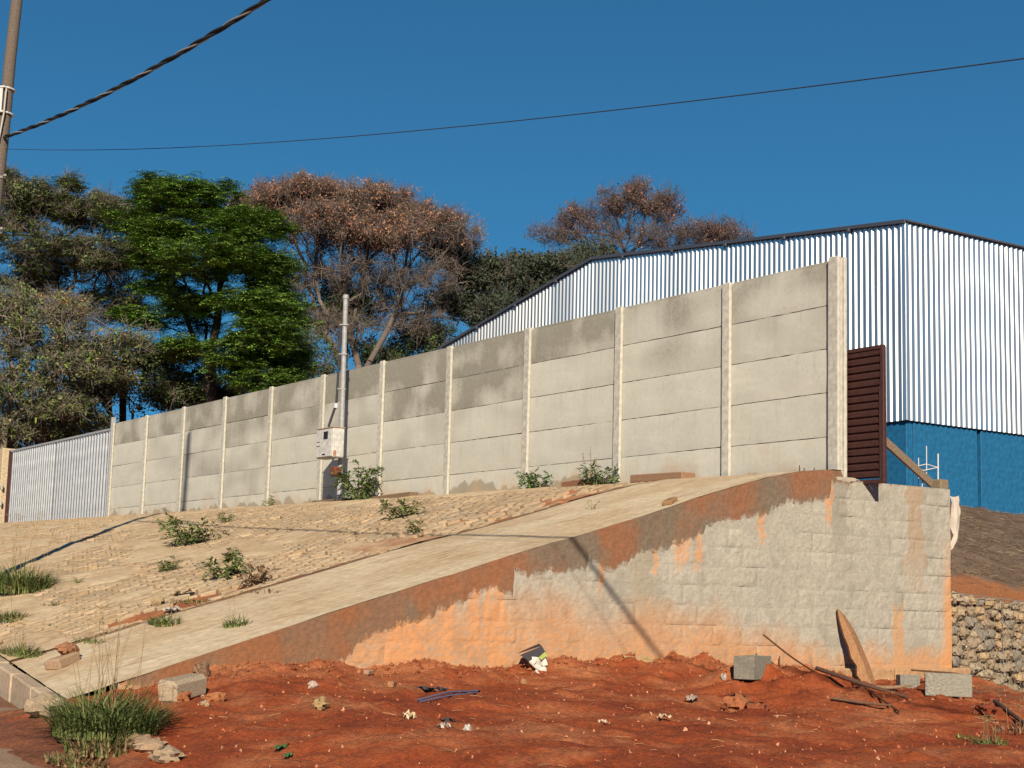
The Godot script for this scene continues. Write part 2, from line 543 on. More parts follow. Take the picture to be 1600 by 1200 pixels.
# ---------------------------------------------------------------- precast concrete wall
const BAY := 2.1536
func post_x(k: int) -> float:      # left edge of post k, counted from the near end
	return -0.366 if k == 0 else -BAY * k
func wall_texture() -> ImageTexture:
	var w := 2048
	var h := 224
	var d := PackedByteArray()
	d.resize(w * h * 3)
	var tone := []
	for i in 80: tone.push_back(rf(-1.0, 1.0))
	# how dark the weathering is: bay -> rows from the top
	var dark := [[0.45, 0.25, 0.12, 0.05, 0.0], [0.45, 0.3, 0.1, 0.1, 0.0], [0.85, 0.25, 0.1, 0.15, 0.05], [1.0, 0.75, 0.25, 0.05, 0.0], [0.95, 0.8, 0.3, 0.05, 0.0], [0.9, 0.35, 0.1, 0.1, 0.0], [0.75, 0.5, 0.15, 0.1, 0.0], [0.85, 0.5, 0.35, 0.3, 0.1], [0.8, 0.3, 0.35, 0.2, 0.1], [0.7, 0.15, 0.2, 0.1, 0.05], [0.7, 0.1, 0.15, 0.05, 0.0], [0.6, 0.2, 0.1, 0.1, 0.0]]
	var i := 0
	for py in h:
		var y := 2.6 - 2.6 * (py + 0.5) / h
		var row := clampi(int((2.5 - y) / 0.5), 0, 4)
		var v := clampf((2.5 - y) / 0.5 - row, 0.0, 1.0)      # 0 top, 1 bottom of the panel
		for px in w:
			var x := -24.0 + 24.0 * (px + 0.5) / w
			var bay := clampi(int(-x / BAY), 0, 11)
			var k: float = dark[bay][row]
			var n1 := N(x * 1.1, y * 1.6, row * 3.0 + bay * 7.0)
			var n2 := N(x * 3.7, y * 3.2, 40.0 + row)
			var n3 := N(x * 14.0, y * 14.0, 80.0)
			var drip := N(x * 6.0, y * 0.8, 120.0)
			var s := clampf(k * 1.35 - 0.22 + n1 * 0.65 * (0.3 + k) + n2 * 0.25 * k + drip * 0.15 * k + (0.35 - v) * 0.35 * k, 0.0, 1.0)
			var c := Color(0.505, 0.482, 0.408) * (1.0 + 0.045 * float(tone[bay * 5 + row]) + n3 * 0.035 + n2 * 0.035)
			s = clampf(s + (n3 * 0.16 + N(x * 30.0, y * 30.0, 85.0) * 0.12) * sstep(0.05, 0.5, s), 0.0, 1.0)
			c = c.lerp(Color(0.235, 0.218, 0.172), s * 0.9)
			# thin runs from the joints and pale scuffs
			var run := N(x * 13.0, y * 0.7 + row * 5.0, 130.0)
			c *= 1.0 - 0.08 * sstep(0.35, 0.75, run) * sstep(0.9, 0.1, v + n2 * 0.3)
			c *= 1.0 + 0.04 * sstep(0.45, 0.7, N(x * 2.0 + y * 5.0, y * 9.0, 135.0)) + rf(-0.025, 0.025)
			if N(x * 22.0, y * 22.0, 140.0) > 0.72: c *= 0.86
			# damp foot with an outline of its own
			var g := foot(x)
			var e := g + 0.13 + N(x * 1.3, 150.0) * 0.15 + N(x * 4.0, 151.0) * 0.07
			if bay < 2 or bay == 2 and x > -3.6: e = g + 0.06 + N(x * 2.5, 152.0) * 0.05
			if y < e: c = c.lerp(Color(0.275, 0.235, 0.17), 0.8 * sstep(0.0, 0.03, e - y + n3 * 0.02))
			var o := sstep(0.3, 0.0, y - g + N(x * 2.0, y * 2.0, 160.0) * 0.25 + n3 * 0.1) * clampf(0.32 + n3 * 0.3 + n2 * 0.2, 0.0, 0.6)
			c = c.lerp(Color(0.46, 0.29, 0.155), o)
			c = c.linear_to_srgb()
			d[i] = int(clampf(c.r, 0.0, 1.0) * 255.0); d[i + 1] = int(clampf(c.g, 0.0, 1.0) * 255.0); d[i + 2] = int(clampf(c.b, 0.0, 1.0) * 255.0)
			i += 3
	return ImageTexture.create_from_image(Image.create_from_data(w, h, false, Image.FORMAT_RGB8, d))
func build_precast_wall() -> void:
	var wall := thing("precast_wall", "long pale precast concrete wall of stacked panels between slim posts", "wall", Vector3(0, 0, 0))
	var pm := mat(Color.WHITE, 0.93)
	pm.albedo_texture = wall_texture()
	for k in 12:
		var q := MB.new()
		q.col = Color(0.60, 0.565, 0.475) * rf(0.94, 1.03)
		var wd := 0.17 if k == 0 else 0.15
		var x := post_x(k) + wd * 0.5
		var lean := rf(-0.004, 0.004)
		# H section: front flange, back flange and web
		var top := 2.53 + rf(-0.015, 0.015)
		q.box(Transform3D(Basis(Vector3(0, 0, 1), lean), Vector3(x, (top - 0.35) * 0.5, -0.0225)), Vector3(wd, top + 0.35, 0.045), 0.014)
		q.box(Transform3D(Basis(Vector3(0, 0, 1), lean), Vector3(x, (top - 0.35) * 0.5, -0.1275)), Vector3(wd, top + 0.35, 0.045), 0.012)
		q.box(Transform3D(Basis(Vector3(0, 0, 1), lean), Vector3(x, (top - 0.36) * 0.5, -0.075)), Vector3(wd * 0.5, top + 0.34, 0.07), 0.0)
		obj("post", q, M.concrete, wall)
	for k in 11:
		var xr := post_x(k) - 0.004
		var xl := post_x(k + 1) + 0.15 + 0.012
		xr += 0.03
		for r in 5:
			var y1 := 2.5 - 0.5 * r - rf(0.002, 0.0055)
			var y0 := 2.5 - 0.5 * (r + 1) + rf(0.001, 0.004)
			if r == 4: y0 = -0.25
			var tilt := rf(-0.006, 0.006)
			var zf := -0.05 + rf(-0.006, 0.003)
			var q := MB.new()
			var nx := 24
			var ny := 6
			var pts := PackedVector3Array()
			var uvs := PackedVector2Array()
			for j in ny + 1:
				for i in nx + 1:
					var u := float(i) / nx
					var v := float(j) / ny
					var x := lerpf(xl - 0.04, xr, u)
					var y := lerpf(y1, y0, v) + tilt * (u - 0.5)
					if j == 0 or j == ny: y += N(x * 5.0, r * 3.0 + k, 200.0) * 0.004
					var z := zf + N(x * 1.2, y * 2.0, 210.0 + r) * 0.004
					if j == 0 or j == ny: z -= 0.007
					pts.push_back(Vector3(x, y, z))
					uvs.push_back(Vector2((x + 24.0) / 24.0, (2.6 - y) / 2.6))
			q.grid(pts, PackedColorArray(), nx, ny, uvs)
			# back and edges
			var a := pts[0]
			var b := pts[nx]
			var c := pts[ny * (nx + 1) + nx]
			var d := pts[ny * (nx + 1)]
			var o := Vector3(0, 0, -0.035)
			for e in [[a + o, b + o, b, a], [d, c, c + o, d + o], [b + o, a + o, d + o, c + o]]:
				q.quad(e[0], e[1], e[2], e[3], uvs[0], uvs[nx], uvs[nx], uvs[0])
			# tongue that closes the joint from behind
			var tb := Vector3(0, 0.03, -0.022)
			q.quad(a + Vector3(0, -0.03, -0.022), a + tb, b + tb, b + Vector3(0, -0.03, -0.022), uvs[0], uvs[0], uvs[nx], uvs[nx])
			obj("panel", q, pm, wall)

# ---------------------------------------------------------------- corrugated gate at the far end of the wall
func ribbed(mb: MB, a: Vector3, along: Vector3, out: Vector3, length: float, pitch: float, depth: float, y0: Callable, y1: Callable, steep := false) -> void:
	# trapezoidal sheet standing upright: flat pan, flank, crown, flank
	var prof := [0.0, 0.0, 0.33, 0.0, 0.53, 1.0, 0.80, 1.0, 1.0, 0.0]
	if steep: prof = [0.0, 0.0, 0.38, 0.0, 0.52, 1.0, 0.86, 1.0, 1.0, 0.0]
	var m := int(round(length / pitch))
	for r in m:
		for s in 4:
			var u0: float = (r + prof[s * 2]) * pitch
			var u1: float = (r + prof[s * 2 + 2]) * pitch
			var p0: Vector3 = a + along * u0 + out * (depth * prof[s * 2 + 1])
			var p1: Vector3 = a + along * u1 + out * (depth * prof[s * 2 + 3])
			mb.quad(Vector3(p0.x, y0.call(u0), p0.z), Vector3(p0.x, y1.call(u0), p0.z), Vector3(p1.x, y1.call(u1), p1.z), Vector3(p1.x, y0.call(u1), p1.z))
func build_metal_gate() -> void:
	var g := thing("corrugated_gate", "wide galvanized corrugated sheet gate at the far end of the concrete wall", "gate", Vector3(-31.8, 0.27, 0))
	var xs := [0.12, 3.92, 8.02]
	for leaf in 2:
		var x0: float = xs[leaf]
		var n := 4
		var lw: float = (xs[leaf + 1] - x0 - 0.06) / n
		for i in n:
			var q := MB.new()
			ribbed(q, Vector3(x0 + i * lw, 0, -0.06 + rf(-0.002, 0.002)), Vector3.RIGHT, Vector3.BACK, lw, lw / 5.0, 0.036, func(_u): return 0.03 + 0.01 * i, func(_u): return 2.1, true)
			obj("sheet", q, M.metal_old, g)
	var f := MB.new()
	f.box(Transform3D(Basis.IDENTITY, Vector3(4.1, 2.12, -0.05)), Vector3(8.1, 0.06, 0.08), 0.008)
	obj("top_rail", f, M.steel, g)
	f = MB.new()
	f.box(Transform3D(Basis.IDENTITY, Vector3(8.12, 1.15, -0.04)), Vector3(0.1, 2.5, 0.1), 0.01)
	obj("post", f, M.steel, g)
	f = MB.new()
	f.box(Transform3D(Basis.IDENTITY, Vector3(3.89, 1.05, -0.08)), Vector3(0.14, 2.06, 0.03), 0.005)
	obj("stile", f, M.steel, g)
	f = MB.new()
	f.box(Transform3D(Basis.IDENTITY, Vector3(0.03, 1.07, -0.04)), Vector3(0.1, 2.15, 0.1), 0.01)
	obj("post", f, M.brown, g)
	var p := thing("gate_pillar", "cream painted gate pillar at the left picture edge", "pillar", Vector3(-32.35, 0.2, 0.0))
	f = MB.new()
	f.col = Color(0.60, 0.47, 0.30)
	f.box(Transform3D(Basis.IDENTITY, Vector3(0, 1.1, -0.1)), Vector3(0.5, 2.4, 0.4), 0.02)
	obj("shaft", f, M.concrete, p)
	for y in [0.75, 1.2]:
		f = MB.new()
		f.col = Color(0.55, 0.5, 0.42)
		f.box(Transform3D(Basis.IDENTITY, Vector3(0.3, y, 0.08)), Vector3(0.16, 0.09, 0.06), 0.01)
		f.cyl(Vector3(0.38, y - 0.07, 0.09), Vector3(0.38, y + 0.07, 0.09), 0.025, 0.025, 8)
		obj("hinge", f, M.concrete, p)

# ---------------------------------------------------------------- block retaining wall
const COAT := [7.85, -2.20, 7.01, -2.14, 6.30, -2.07, 6.13, -1.97, 6.10, -1.87, 5.91, -1.77, 5.55, -1.66, 5.23, -1.56, 5.06, -1.47, 4.89, -1.39, 4.68, -1.34, 4.46, -1.40, 4.45, -1.16, 4.25, -1.19, 3.96, -1.16, 3.62, -1.12, 3.60, -1.04, 3.27, -1.12, 3.07, -1.03, 2.95, -0.92, 2.63, -0.88, 2.41, -0.80, 2.13, -0.71, 2.11, -0.62, 1.69, -0.55, 1.35, -0.48, 1.11, -0.39, 1.09, -0.34, 0.67, -0.30, 0.34, -0.23, 0.31, -0.08, -1.78, 0.03]
func coat_y(z: float) -> float:
	return interp(COAT, z) + N(z * 5.0, 300.0) * 0.035 + N(z * 14.0, 301.0) * 0.022 + N(z * 40.0, 302.0) * 0.012
const W_Z0 := -1.85
const W_Z1 := 8.35
const W_Y0 := -2.55
const W_Y1 := 0.15
func retaining_texture() -> ImageTexture:
	var w := 1536
	var h := 416
	var d := PackedByteArray()
	d.resize(w * h * 3)
	var top := PackedFloat32Array()
	var low := PackedFloat32Array()
	for px in w:
		var z := lerpf(W_Z0, W_Z1, (px + 0.5) / w)
		top.push_back(edge_y(z))
		low.push_back(coat_y(z))
	# runs of red soil below the coat: z, half width, length
	var runs := [[4.88, 0.07, 0.5], [4.62, 0.10, 0.7], [4.74, 0.04, 0.45], [5.15, 0.09, 0.55], [5.6, 0.25, 0.5], [3.43, 0.05, 0.22], [2.42, 0.14, 0.2], [2.75, 0.05, 0.2], [1.33, 0.06, 0.26], [0.35, 0.07, 0.3], [2.2, 0.06, 0.3]]
	var i := 0
	for py in h:
		var y := lerpf(W_Y1, W_Y0, (py + 0.5) / h)
		for px in w:
			var z := lerpf(W_Z0, W_Z1, (px + 0.5) / w)
			var n1 := N(z * 1.3, y * 1.3, 310.0)
			var n2 := N(z * 4.5, y * 4.5, 320.0)
			var n3 := N(z * 17.0, y * 17.0, 330.0)
			var n4 := N(z * 45.0, y * 45.0, 340.0)
			var c := Color(0.348, 0.318, 0.254) * (1.0 + n1 * 0.07 + n2 * 0.09 + n3 * 0.10 + n4 * 0.10)
			# mortar in the joints, a little darker, smeared over in places
			var cr := (-0.02 - y) / 0.2
			var jy := absf(cr - round(cr)) * 0.2
			var odd := posmod(int(floor(cr)), 2) * 0.2
			var cz := (z + 1.6 + odd) / 0.4
			var jz := absf(cz - round(cz)) * 0.4
			if minf(jy, jz) < 0.011 + n3 * 0.006: c *= 1.0 - 0.13 * clampf(0.5 + n1 * 0.9 + n2 * 0.6, 0.0, 1.0)
			# grey and tan smears of thin mortar
			c = c.lerp(Color(0.245, 0.222, 0.175), clampf(n2 * 0.9 + N(z * 2.0, y * 0.6, 350.0) * 0.9 - 0.25, 0.0, 0.6))
			if absf(z - 0.19) < 0.13 + 0.05 * n2: c = c.lerp(Color(0.22, 0.195, 0.15), 0.55 * sstep(-1.1, -0.4, y))
			if absf(z + 1.02) < 0.14 + 0.08 * n2: c = c.lerp(Color(0.33, 0.225, 0.14), 0.7 * sstep(-1.3, -0.7, y + n1 * 0.2))
			if absf(z - 2.95) < 0.16 + 0.1 * n2: c = c.lerp(Color(0.30, 0.25, 0.175), 0.5)
			# red earth splashed up from the lot, grainy, higher towards the road
			var hgt := y + 2.15 + n1 * 0.13 + n2 * 0.08 + n3 * 0.06
			var reach := interp([-1.8, 0.38, 0.3, 0.40, 1.0, 0.62, 2.0, 0.86, 3.5, 0.92, 5.0, 1.0, 6.0, 1.35, 8.3, 1.7], z)
			var s := sstep(reach, reach * 0.35, hgt) * clampf(0.9 + n3 * 0.35 + n4 * 0.4, 0.0, 1.0)
			c = c.lerp(Color(0.46, 0.225, 0.098) * (1.0 + n2 * 0.12 + n3 * 0.08), s * 0.9)
			if z < -1.35: c = c.lerp(Color(0.52, 0.25, 0.105), sstep(-0.5, -1.3, y + n2 * 0.2) * sstep(-1.35, -1.55, z + n1 * 0.1) * 0.9)
			if absf(z + 0.72) < 0.10 + 0.05 * n2: c = c.lerp(Color(0.45, 0.25, 0.12), 0.8 * sstep(-1.2, -1.5, y + n2 * 0.1) * sstep(0.13, 0.06, absf(z + 0.72) + n3 * 0.02))
			for r in runs:
				var dz: float = absf(z - r[0] + n2 * 0.03)
				if dz < r[1]:
					c = c.lerp(Color(0.53, 0.25, 0.105), sstep(r[1], r[1] * 0.5, dz) * sstep(low[px] - r[2] - 0.1, low[px] - r[2] + 0.1, y + n3 * 0.06) * clampf(0.62 + n3 * 0.5, 0.0, 0.8))
			# coat of mud and mortar along the top
			if y < top[px] + 0.05 and y > low[px]:
				var k := clampf(0.5 + N(z * 1.4, y * 0.9, 360.0) * 1.2 + n2 * 0.35, 0.0, 1.0)
				if z > 5.6: k = clampf(k + 0.4, 0.0, 1.0)
				var cc := Color(0.145, 0.104, 0.070).lerp(Color(0.215, 0.088, 0.040), k) * (1.0 + n3 * 0.14 + n4 * 0.1)
				c = c.lerp(cc, 0.93 * sstep(0.0, 0.05, y - low[px] + n3 * 0.03 + n4 * 0.02))
			c = c.linear_to_srgb()
			d[i] = int(clampf(c.r, 0.0, 1.0) * 255.0); d[i + 1] = int(clampf(c.g, 0.0, 1.0) * 255.0); d[i + 2] = int(clampf(c.b, 0.0, 1.0) * 255.0)
			i += 3
	return ImageTexture.create_from_image(Image.create_from_data(w, h, false, Image.FORMAT_RGB8, d))
func retaining_bump() -> ImageTexture:      # trowel ripples and grit of the rough mortar skin
	var w := 1536
	var h := 416
	var im := Image.create(w, h, false, Image.FORMAT_L8)
	for py in h:
		for px in w:
			var a := N(px * 0.11, py * 0.13, 900.0) * 0.5 + N(px * 0.27 + N(px * 0.05, py * 0.05, 901.0) * 3.0, py * 0.33, 902.0) * 0.4 + N(px * 0.6, py * 0.6, 903.0) * 0.25
			im.set_pixel(px, py, Color(0.5 + 0.4 * a, 0, 0))
	im.convert(Image.FORMAT_RGBA8)
	im.bump_map_to_normal_map(5.0)
	return ImageTexture.create_from_image(im)
func wall_uv(p: Vector3) -> Vector2:
	return Vector2((p.z - W_Z0) / (W_Z1 - W_Z0), (W_Y1 - p.y) / (W_Y1 - W_Y0))
func build_retaining_wall() -> void:
	var wall := thing("retaining_wall", "rough stained concrete block retaining wall beside the red dirt lot", "wall")
	var m := mat(Color.WHITE, 0.95)
	m.albedo_texture = retaining_texture()
	m.normal_enabled = true
	m.normal_texture = retaining_bump()
	m.normal_scale = 0.22
	# mortar and slurry filling the joints
	var nx := 200
	var ny := 50
	var pts := PackedVector3Array()
	var uvs := PackedVector2Array()
	for j in ny + 1:
		for i in nx + 1:
			var z := lerpf(8.2, -1.6, float(i) / nx)
			var y := lerpf(edge_y(z), -2.5, float(j) / ny)
			var p := Vector3(0.003 - 0.008 * sstep(0.1, 0.5, N(z * 1.6, y * 1.9, 375.0)) + N(z * 2.5, y * 2.5, 370.0) * 0.004 + N(z * 12.0, y * 12.0, 371.0) * 0.003, y, z)
			pts.push_back(p)
			uvs.push_back(wall_uv(p))
	var mb := MB.new()
	mb.grid(pts, PackedColorArray(), nx, ny, uvs)
	obj("mortar", mb, m, wall)
	# the blocks, 40 x 20 cm, in running bond
	for r in 13:
		var y1 := -0.02 - 0.2 * r
		var y0 := y1 - 0.2
		for k in 26:
			var z0 := -1.6 + 0.4 * k - (0.2 if r % 2 else 0.0)
			var z1 := z0 + 0.4
			z0 = maxf(z0, -1.6)
			z1 = minf(z1, 8.1)
			if z1 - z0 < 0.05: continue
			if edge_y(z0) < y0 + 0.03 or y1 < -2.45: continue
			var q := MB.new()
			var gx := 14
			var gy := 8
			var proud := rf(-0.003, 0.003)
			var bp := PackedVector3Array()
			var bu := PackedVector2Array()
			var gap := rf(0.001, 0.0035)
			for j in gy + 1:
				for i in gx + 1:
					var z := lerpf(z1 - gap, z0 + gap, float(i) / gx)
					if i == 0 or i == gx: z += N(j * 0.9, r * 5.0, k * 3.0) * 0.005
					var y := lerpf(y1 - gap, y0 + gap, float(j) / gy)
					if j == 0 or j == gy: y += N(i * 0.7, r * 5.0 + j, k * 3.0) * 0.005
					y = minf(y, edge_y(z))
					var e := minf(minf(z - z0, z1 - z), minf(y1 - y, y - y0)) - gap
					var x := 0.003 + proud - 0.006 * sstep(0.012, 0.0, e)
					x += N(z * 9.0, y * 9.0, 380.0) * 0.004 + N(z * 24.0, y * 24.0, 381.0) * 0.0035
					var p := Vector3(x, y, z)
					bp.push_back(p)
					bu.push_back(wall_uv(p))
			q.grid(bp, PackedColorArray(), gx, gy, bu)
			var o := Vector3(-0.18, 0, 0)
			var a := bp[0]
			var b := bp[gx]
			var c := bp[gy * (gx + 1) + gx]
			var dd := bp[gy * (gx + 1)]
			for e in [[a + o, b + o, b, a], [dd, c, c + o, dd + o], [a + o, a, dd, dd + o], [b, b + o, c + o, c]]:
				q.quad(e[0], e[1], e[2], e[3], wall_uv(e[0]), wall_uv(e[1]), wall_uv(e[2]), wall_uv(e[3]))
			obj("block", q, m, wall)
	# the coat of mortar along the sloping top, a few millimetres thick with a ragged lower edge
	nx = 420
	ny = 8
	pts.clear()
	uvs.clear()
	for j in ny + 1:
		for i in nx + 1:
			var z := lerpf(8.15, 0.33, float(i) / nx)
			var t := edge_y(z) + 0.004
			var l := minf(coat_y(z), t - 0.01)
			var y := lerpf(t, l, float(j) / ny)
			var th := 0.008 + N(z * 1.8, y * 1.8, 390.0) * 0.003 + N(z * 9.0, y * 9.0, 391.0) * 0.003
			if j == ny: th = 0.0
			if z > 6.0: th *= 0.8 + 0.4 * N(z * 3.0, y * 3.0, 392.0)
			var p := Vector3(0.004 + th, y, z)
			pts.push_back(p)
			uvs.push_back(wall_uv(p - Vector3(0, -0.012 if j == ny else 0.0, 0)))
	mb = MB.new()
	mb.grid(pts, PackedColorArray(), nx, ny, uvs)
	obj("mortar_coat", mb, m, wall)
	# core behind the blocks and the footing ledge at the far end
	mb = MB.new()
	mb.col = Color(0.36, 0.31, 0.23)
	mb.box(Transform3D(Basis.IDENTITY, Vector3(-0.11, -1.25, -0.8)), Vector3(0.16, 2.42, 1.58), 0.01)
	obj("core", mb, M.block, wall)
	for s in [[0.62, -0.55], [-0.57, -1.80]]:
		mb = MB.new()
		mb.col = Color(0.50, 0.30, 0.155)
		mb.box(Transform3D(Basis.IDENTITY, Vector3(0.02, -2.27, (s[0] + s[1]) * 0.5)), Vector3(0.16, 0.44, s[0] - s[1]), 0.015)
		obj("footing", mb, M.concrete, wall)

# ---------------------------------------------------------------- gabion and mulch slope
func rock_mesh(s: Vector3, rough: float, col: Color, m: Material, sub := 2) -> ArrayMesh:
	var q := MB.new()
	var off := rdir() * 50.0
	var cut := []
	for i in 5: cut.push_back([rdir(), rf(0.68, 0.95)])
	for f in 6:
		var ax := Vector3(1 if f < 2 else 0, 1 if f / 2 == 1 else 0, 1 if f > 3 else 0) * (1.0 if f % 2 else -1.0)
		var e1 := Vector3(ax.y, ax.z, ax.x)
		var e2 := ax.cross(e1)
		var pts := PackedVector3Array()
		for j in sub + 1:
			for i in sub + 1:
				var p := (ax + e1 * (2.0 * i / sub - 1.0) + e2 * (2.0 * j / sub - 1.0)).normalized()
				var r := 1.0 + rough * N(p.x * 1.3 + off.x, p.y * 1.3 + off.y, p.z * 1.3 + off.z)
				for c in cut:
					var dn: float = p.dot(c[0])
					if dn * r > c[1]: r = c[1] / dn
				pts.push_back(p * r * s)
		for j in sub:
			for i in sub:
				var a := j * (sub + 1) + i
				q.col = col * rf(0.92, 1.08)
				q.quad(pts[a], pts[a + sub + 1], pts[a + sub + 2], pts[a + 1])
	return q.mesh(m)
func gab_top(z: float) -> float:
	return -1.20 + 0.06 * (z + 2.0)
func build_gabion() -> void:
	var g := thing("gabion_wall", "gabion wall of tan stones in wire mesh beyond the retaining wall", "gabion")
	var kinds: Array[ArrayMesh] = []
	var cs := [Color(0.40, 0.29, 0.175), Color(0.35, 0.27, 0.18), Color(0.45, 0.31, 0.17), Color(0.27, 0.225, 0.17), Color(0.34, 0.25, 0.16), Color(0.42, 0.33, 0.22)]
	for i in 12: kinds.push_back(rock_mesh(Vector3(1, rf(0.6, 0.8), rf(0.9, 1.3)), 0.3, cs[i % 6] * 1.25, M.stone, 4))
	var z := -1.86
	while z > -7.4:
		var y := gab_top(z) - 0.06
		var zz := z
		while y > dirt(0.0, z) - 0.12:
			var s := rf(0.07, 0.115)
			var o := put("stone", kinds[rng.randi() % 12], g)
			o.transform = Transform3D(Basis(rdir(), rf(0, 0.6)).scaled(Vector3.ONE * s), Vector3(-0.36 + rf(-0.03, 0.025), y, zz + rf(-0.03, 0.03)))
			y -= s * 1.32
			zz = z + rf(-0.03, 0.03)
		z -= rf(0.15, 0.18)
	# dark fill of stones behind
	var f := MB.new()
	f.col = Color(0.26, 0.19, 0.12)
	f.box(Transform3D(Basis.IDENTITY, Vector3(-0.69, -2.15, -4.6)), Vector3(0.6, 1.6, 5.6), 0.0)
	obj("stone_fill", f, M.stone, g)
	# hexagonal wire
	f = MB.new()
	f.col = Color(0.2, 0.19, 0.18)
	var c := 0
	z = -1.80
	while z > -7.4:
		var y := gab_top(z)
		var k := 0
		var pts := PackedVector3Array()
		var rad := PackedFloat32Array()
		while y > -2.6:
			var sd := 1.0 if (k / 2 + c) % 2 else -1.0
			pts.push_back(Vector3(-0.265, y, z + sd * 0.022))
			rad.push_back(0.0022)
			y -= 0.045 if k % 2 else 0.035
			k += 1
		f.tube(pts, rad, 3, false)
		z -= 0.05
		c += 1
	f.cyl(Vector3(-0.26, gab_top(-1.8), -1.8), Vector3(-0.26, gab_top(-7.4), -7.4), 0.005, 0.005, 5)
	for e in [-1.8, -2.82, -3.85, -4.9, -5.9, -6.9]: f.cyl(Vector3(-0.26, gab_top(e), e), Vector3(-0.26, -2.6, e), 0.005, 0.005, 5)
	obj("wire_mesh", f, M.plain, g)
func mulch_y(x: float, z: float) -> float:
	var t := clampf((-x - 0.75) / 5.3, 0.0, 1.0)
	var y := lerpf(-1.03 + 0.09 * (clampf(z, -12.0, 0.0) + 2.8), 0.40 + 0.04 * (clampf(z, -14.0, 0.0) + 9.5), pow(t, 0.85))
	return y
func build_mulch() -> void:
	var nx := 130
	var nzz := 170
	var pts := PackedVector3Array()
	var cols := PackedColorArray()
	for j in nzz + 1:
		for i in nx + 1:
			var x := lerpf(-0.62, -10.5, pow(float(i) / nx, 1.2))
			var z := lerpf(-1.66, -17.0, pow(float(j) / nzz, 1.2))
			var y := mulch_y(x, z) + N(x * 0.7, 400.0, z * 0.7) * 0.06 + N(x * 3.0, 401.0, z * 3.0) * 0.035 + N(x * 10.0, 402.0, z * 10.0) * 0.016
			y = minf(y, -0.1 + N(x * 2.0, z * 2.0) * 0.05 + sstep(-1.7, -4.0, z) * 1.0)
			var c := Color(0.16, 0.105, 0.07).lerp(Color(0.27, 0.185, 0.125), clampf(0.5 + N(x * 2.0, 403.0, z * 2.0) * 0.6 + N(x * 9.0, 404.0, z * 9.0) * 0.5, 0.0, 1.0))
			var soil := sstep(-0.92, -0.82, x + N(z * 2.3, 405.0) * 0.14)
			c = c.lerp(Color(0.40, 0.165, 0.072), soil)
			if soil > 0.5: y -= 0.02
			if i == 0: y = -4.2 if z < -7.3 else y - 0.16
			pts.push_back(Vector3(x, y, z))
			cols.push_back(c)
	var mb := MB.new()
	mb.grid(pts, cols, nx, nzz)
	setting("mulch_slope", mb, M.mulch).set_meta("label", "brown mulch covered slope rising to the blue warehouse wall")
	# straw and chips in the mulch
	var s := MB.new()
	for i in 4200:
		var x := -0.95 - 5.5 * pow(rng.randf(), 1.4)
		var z := lerpf(-1.8, -12.0, pow(rng.randf(), 1.2))
		var p := Vector3(x, minf(mulch_y(x, z), -0.05 + sstep(-1.7, -4.0, z)) + N(x * 0.7, 400.0, z * 0.7) * 0.06 + 0.02, z)
		var d := Vector3(rf(-1, 1), rf(-0.25, 0.35), rf(-1, 1)).normalized() * rf(0.03, 0.10)
		s.col = Color(0.20, 0.14, 0.09).lerp(Color(0.42, 0.33, 0.22), rng.randf() * rng.randf())
		s.cyl(p - d, p + d, 0.004, 0.002, 3, false)
	var o := obj("straw_mulch", s, M.plain)
	o.set_meta("kind", "stuff")
	tag(o, "loose straw and twigs scattered over the brown slope", "straw")

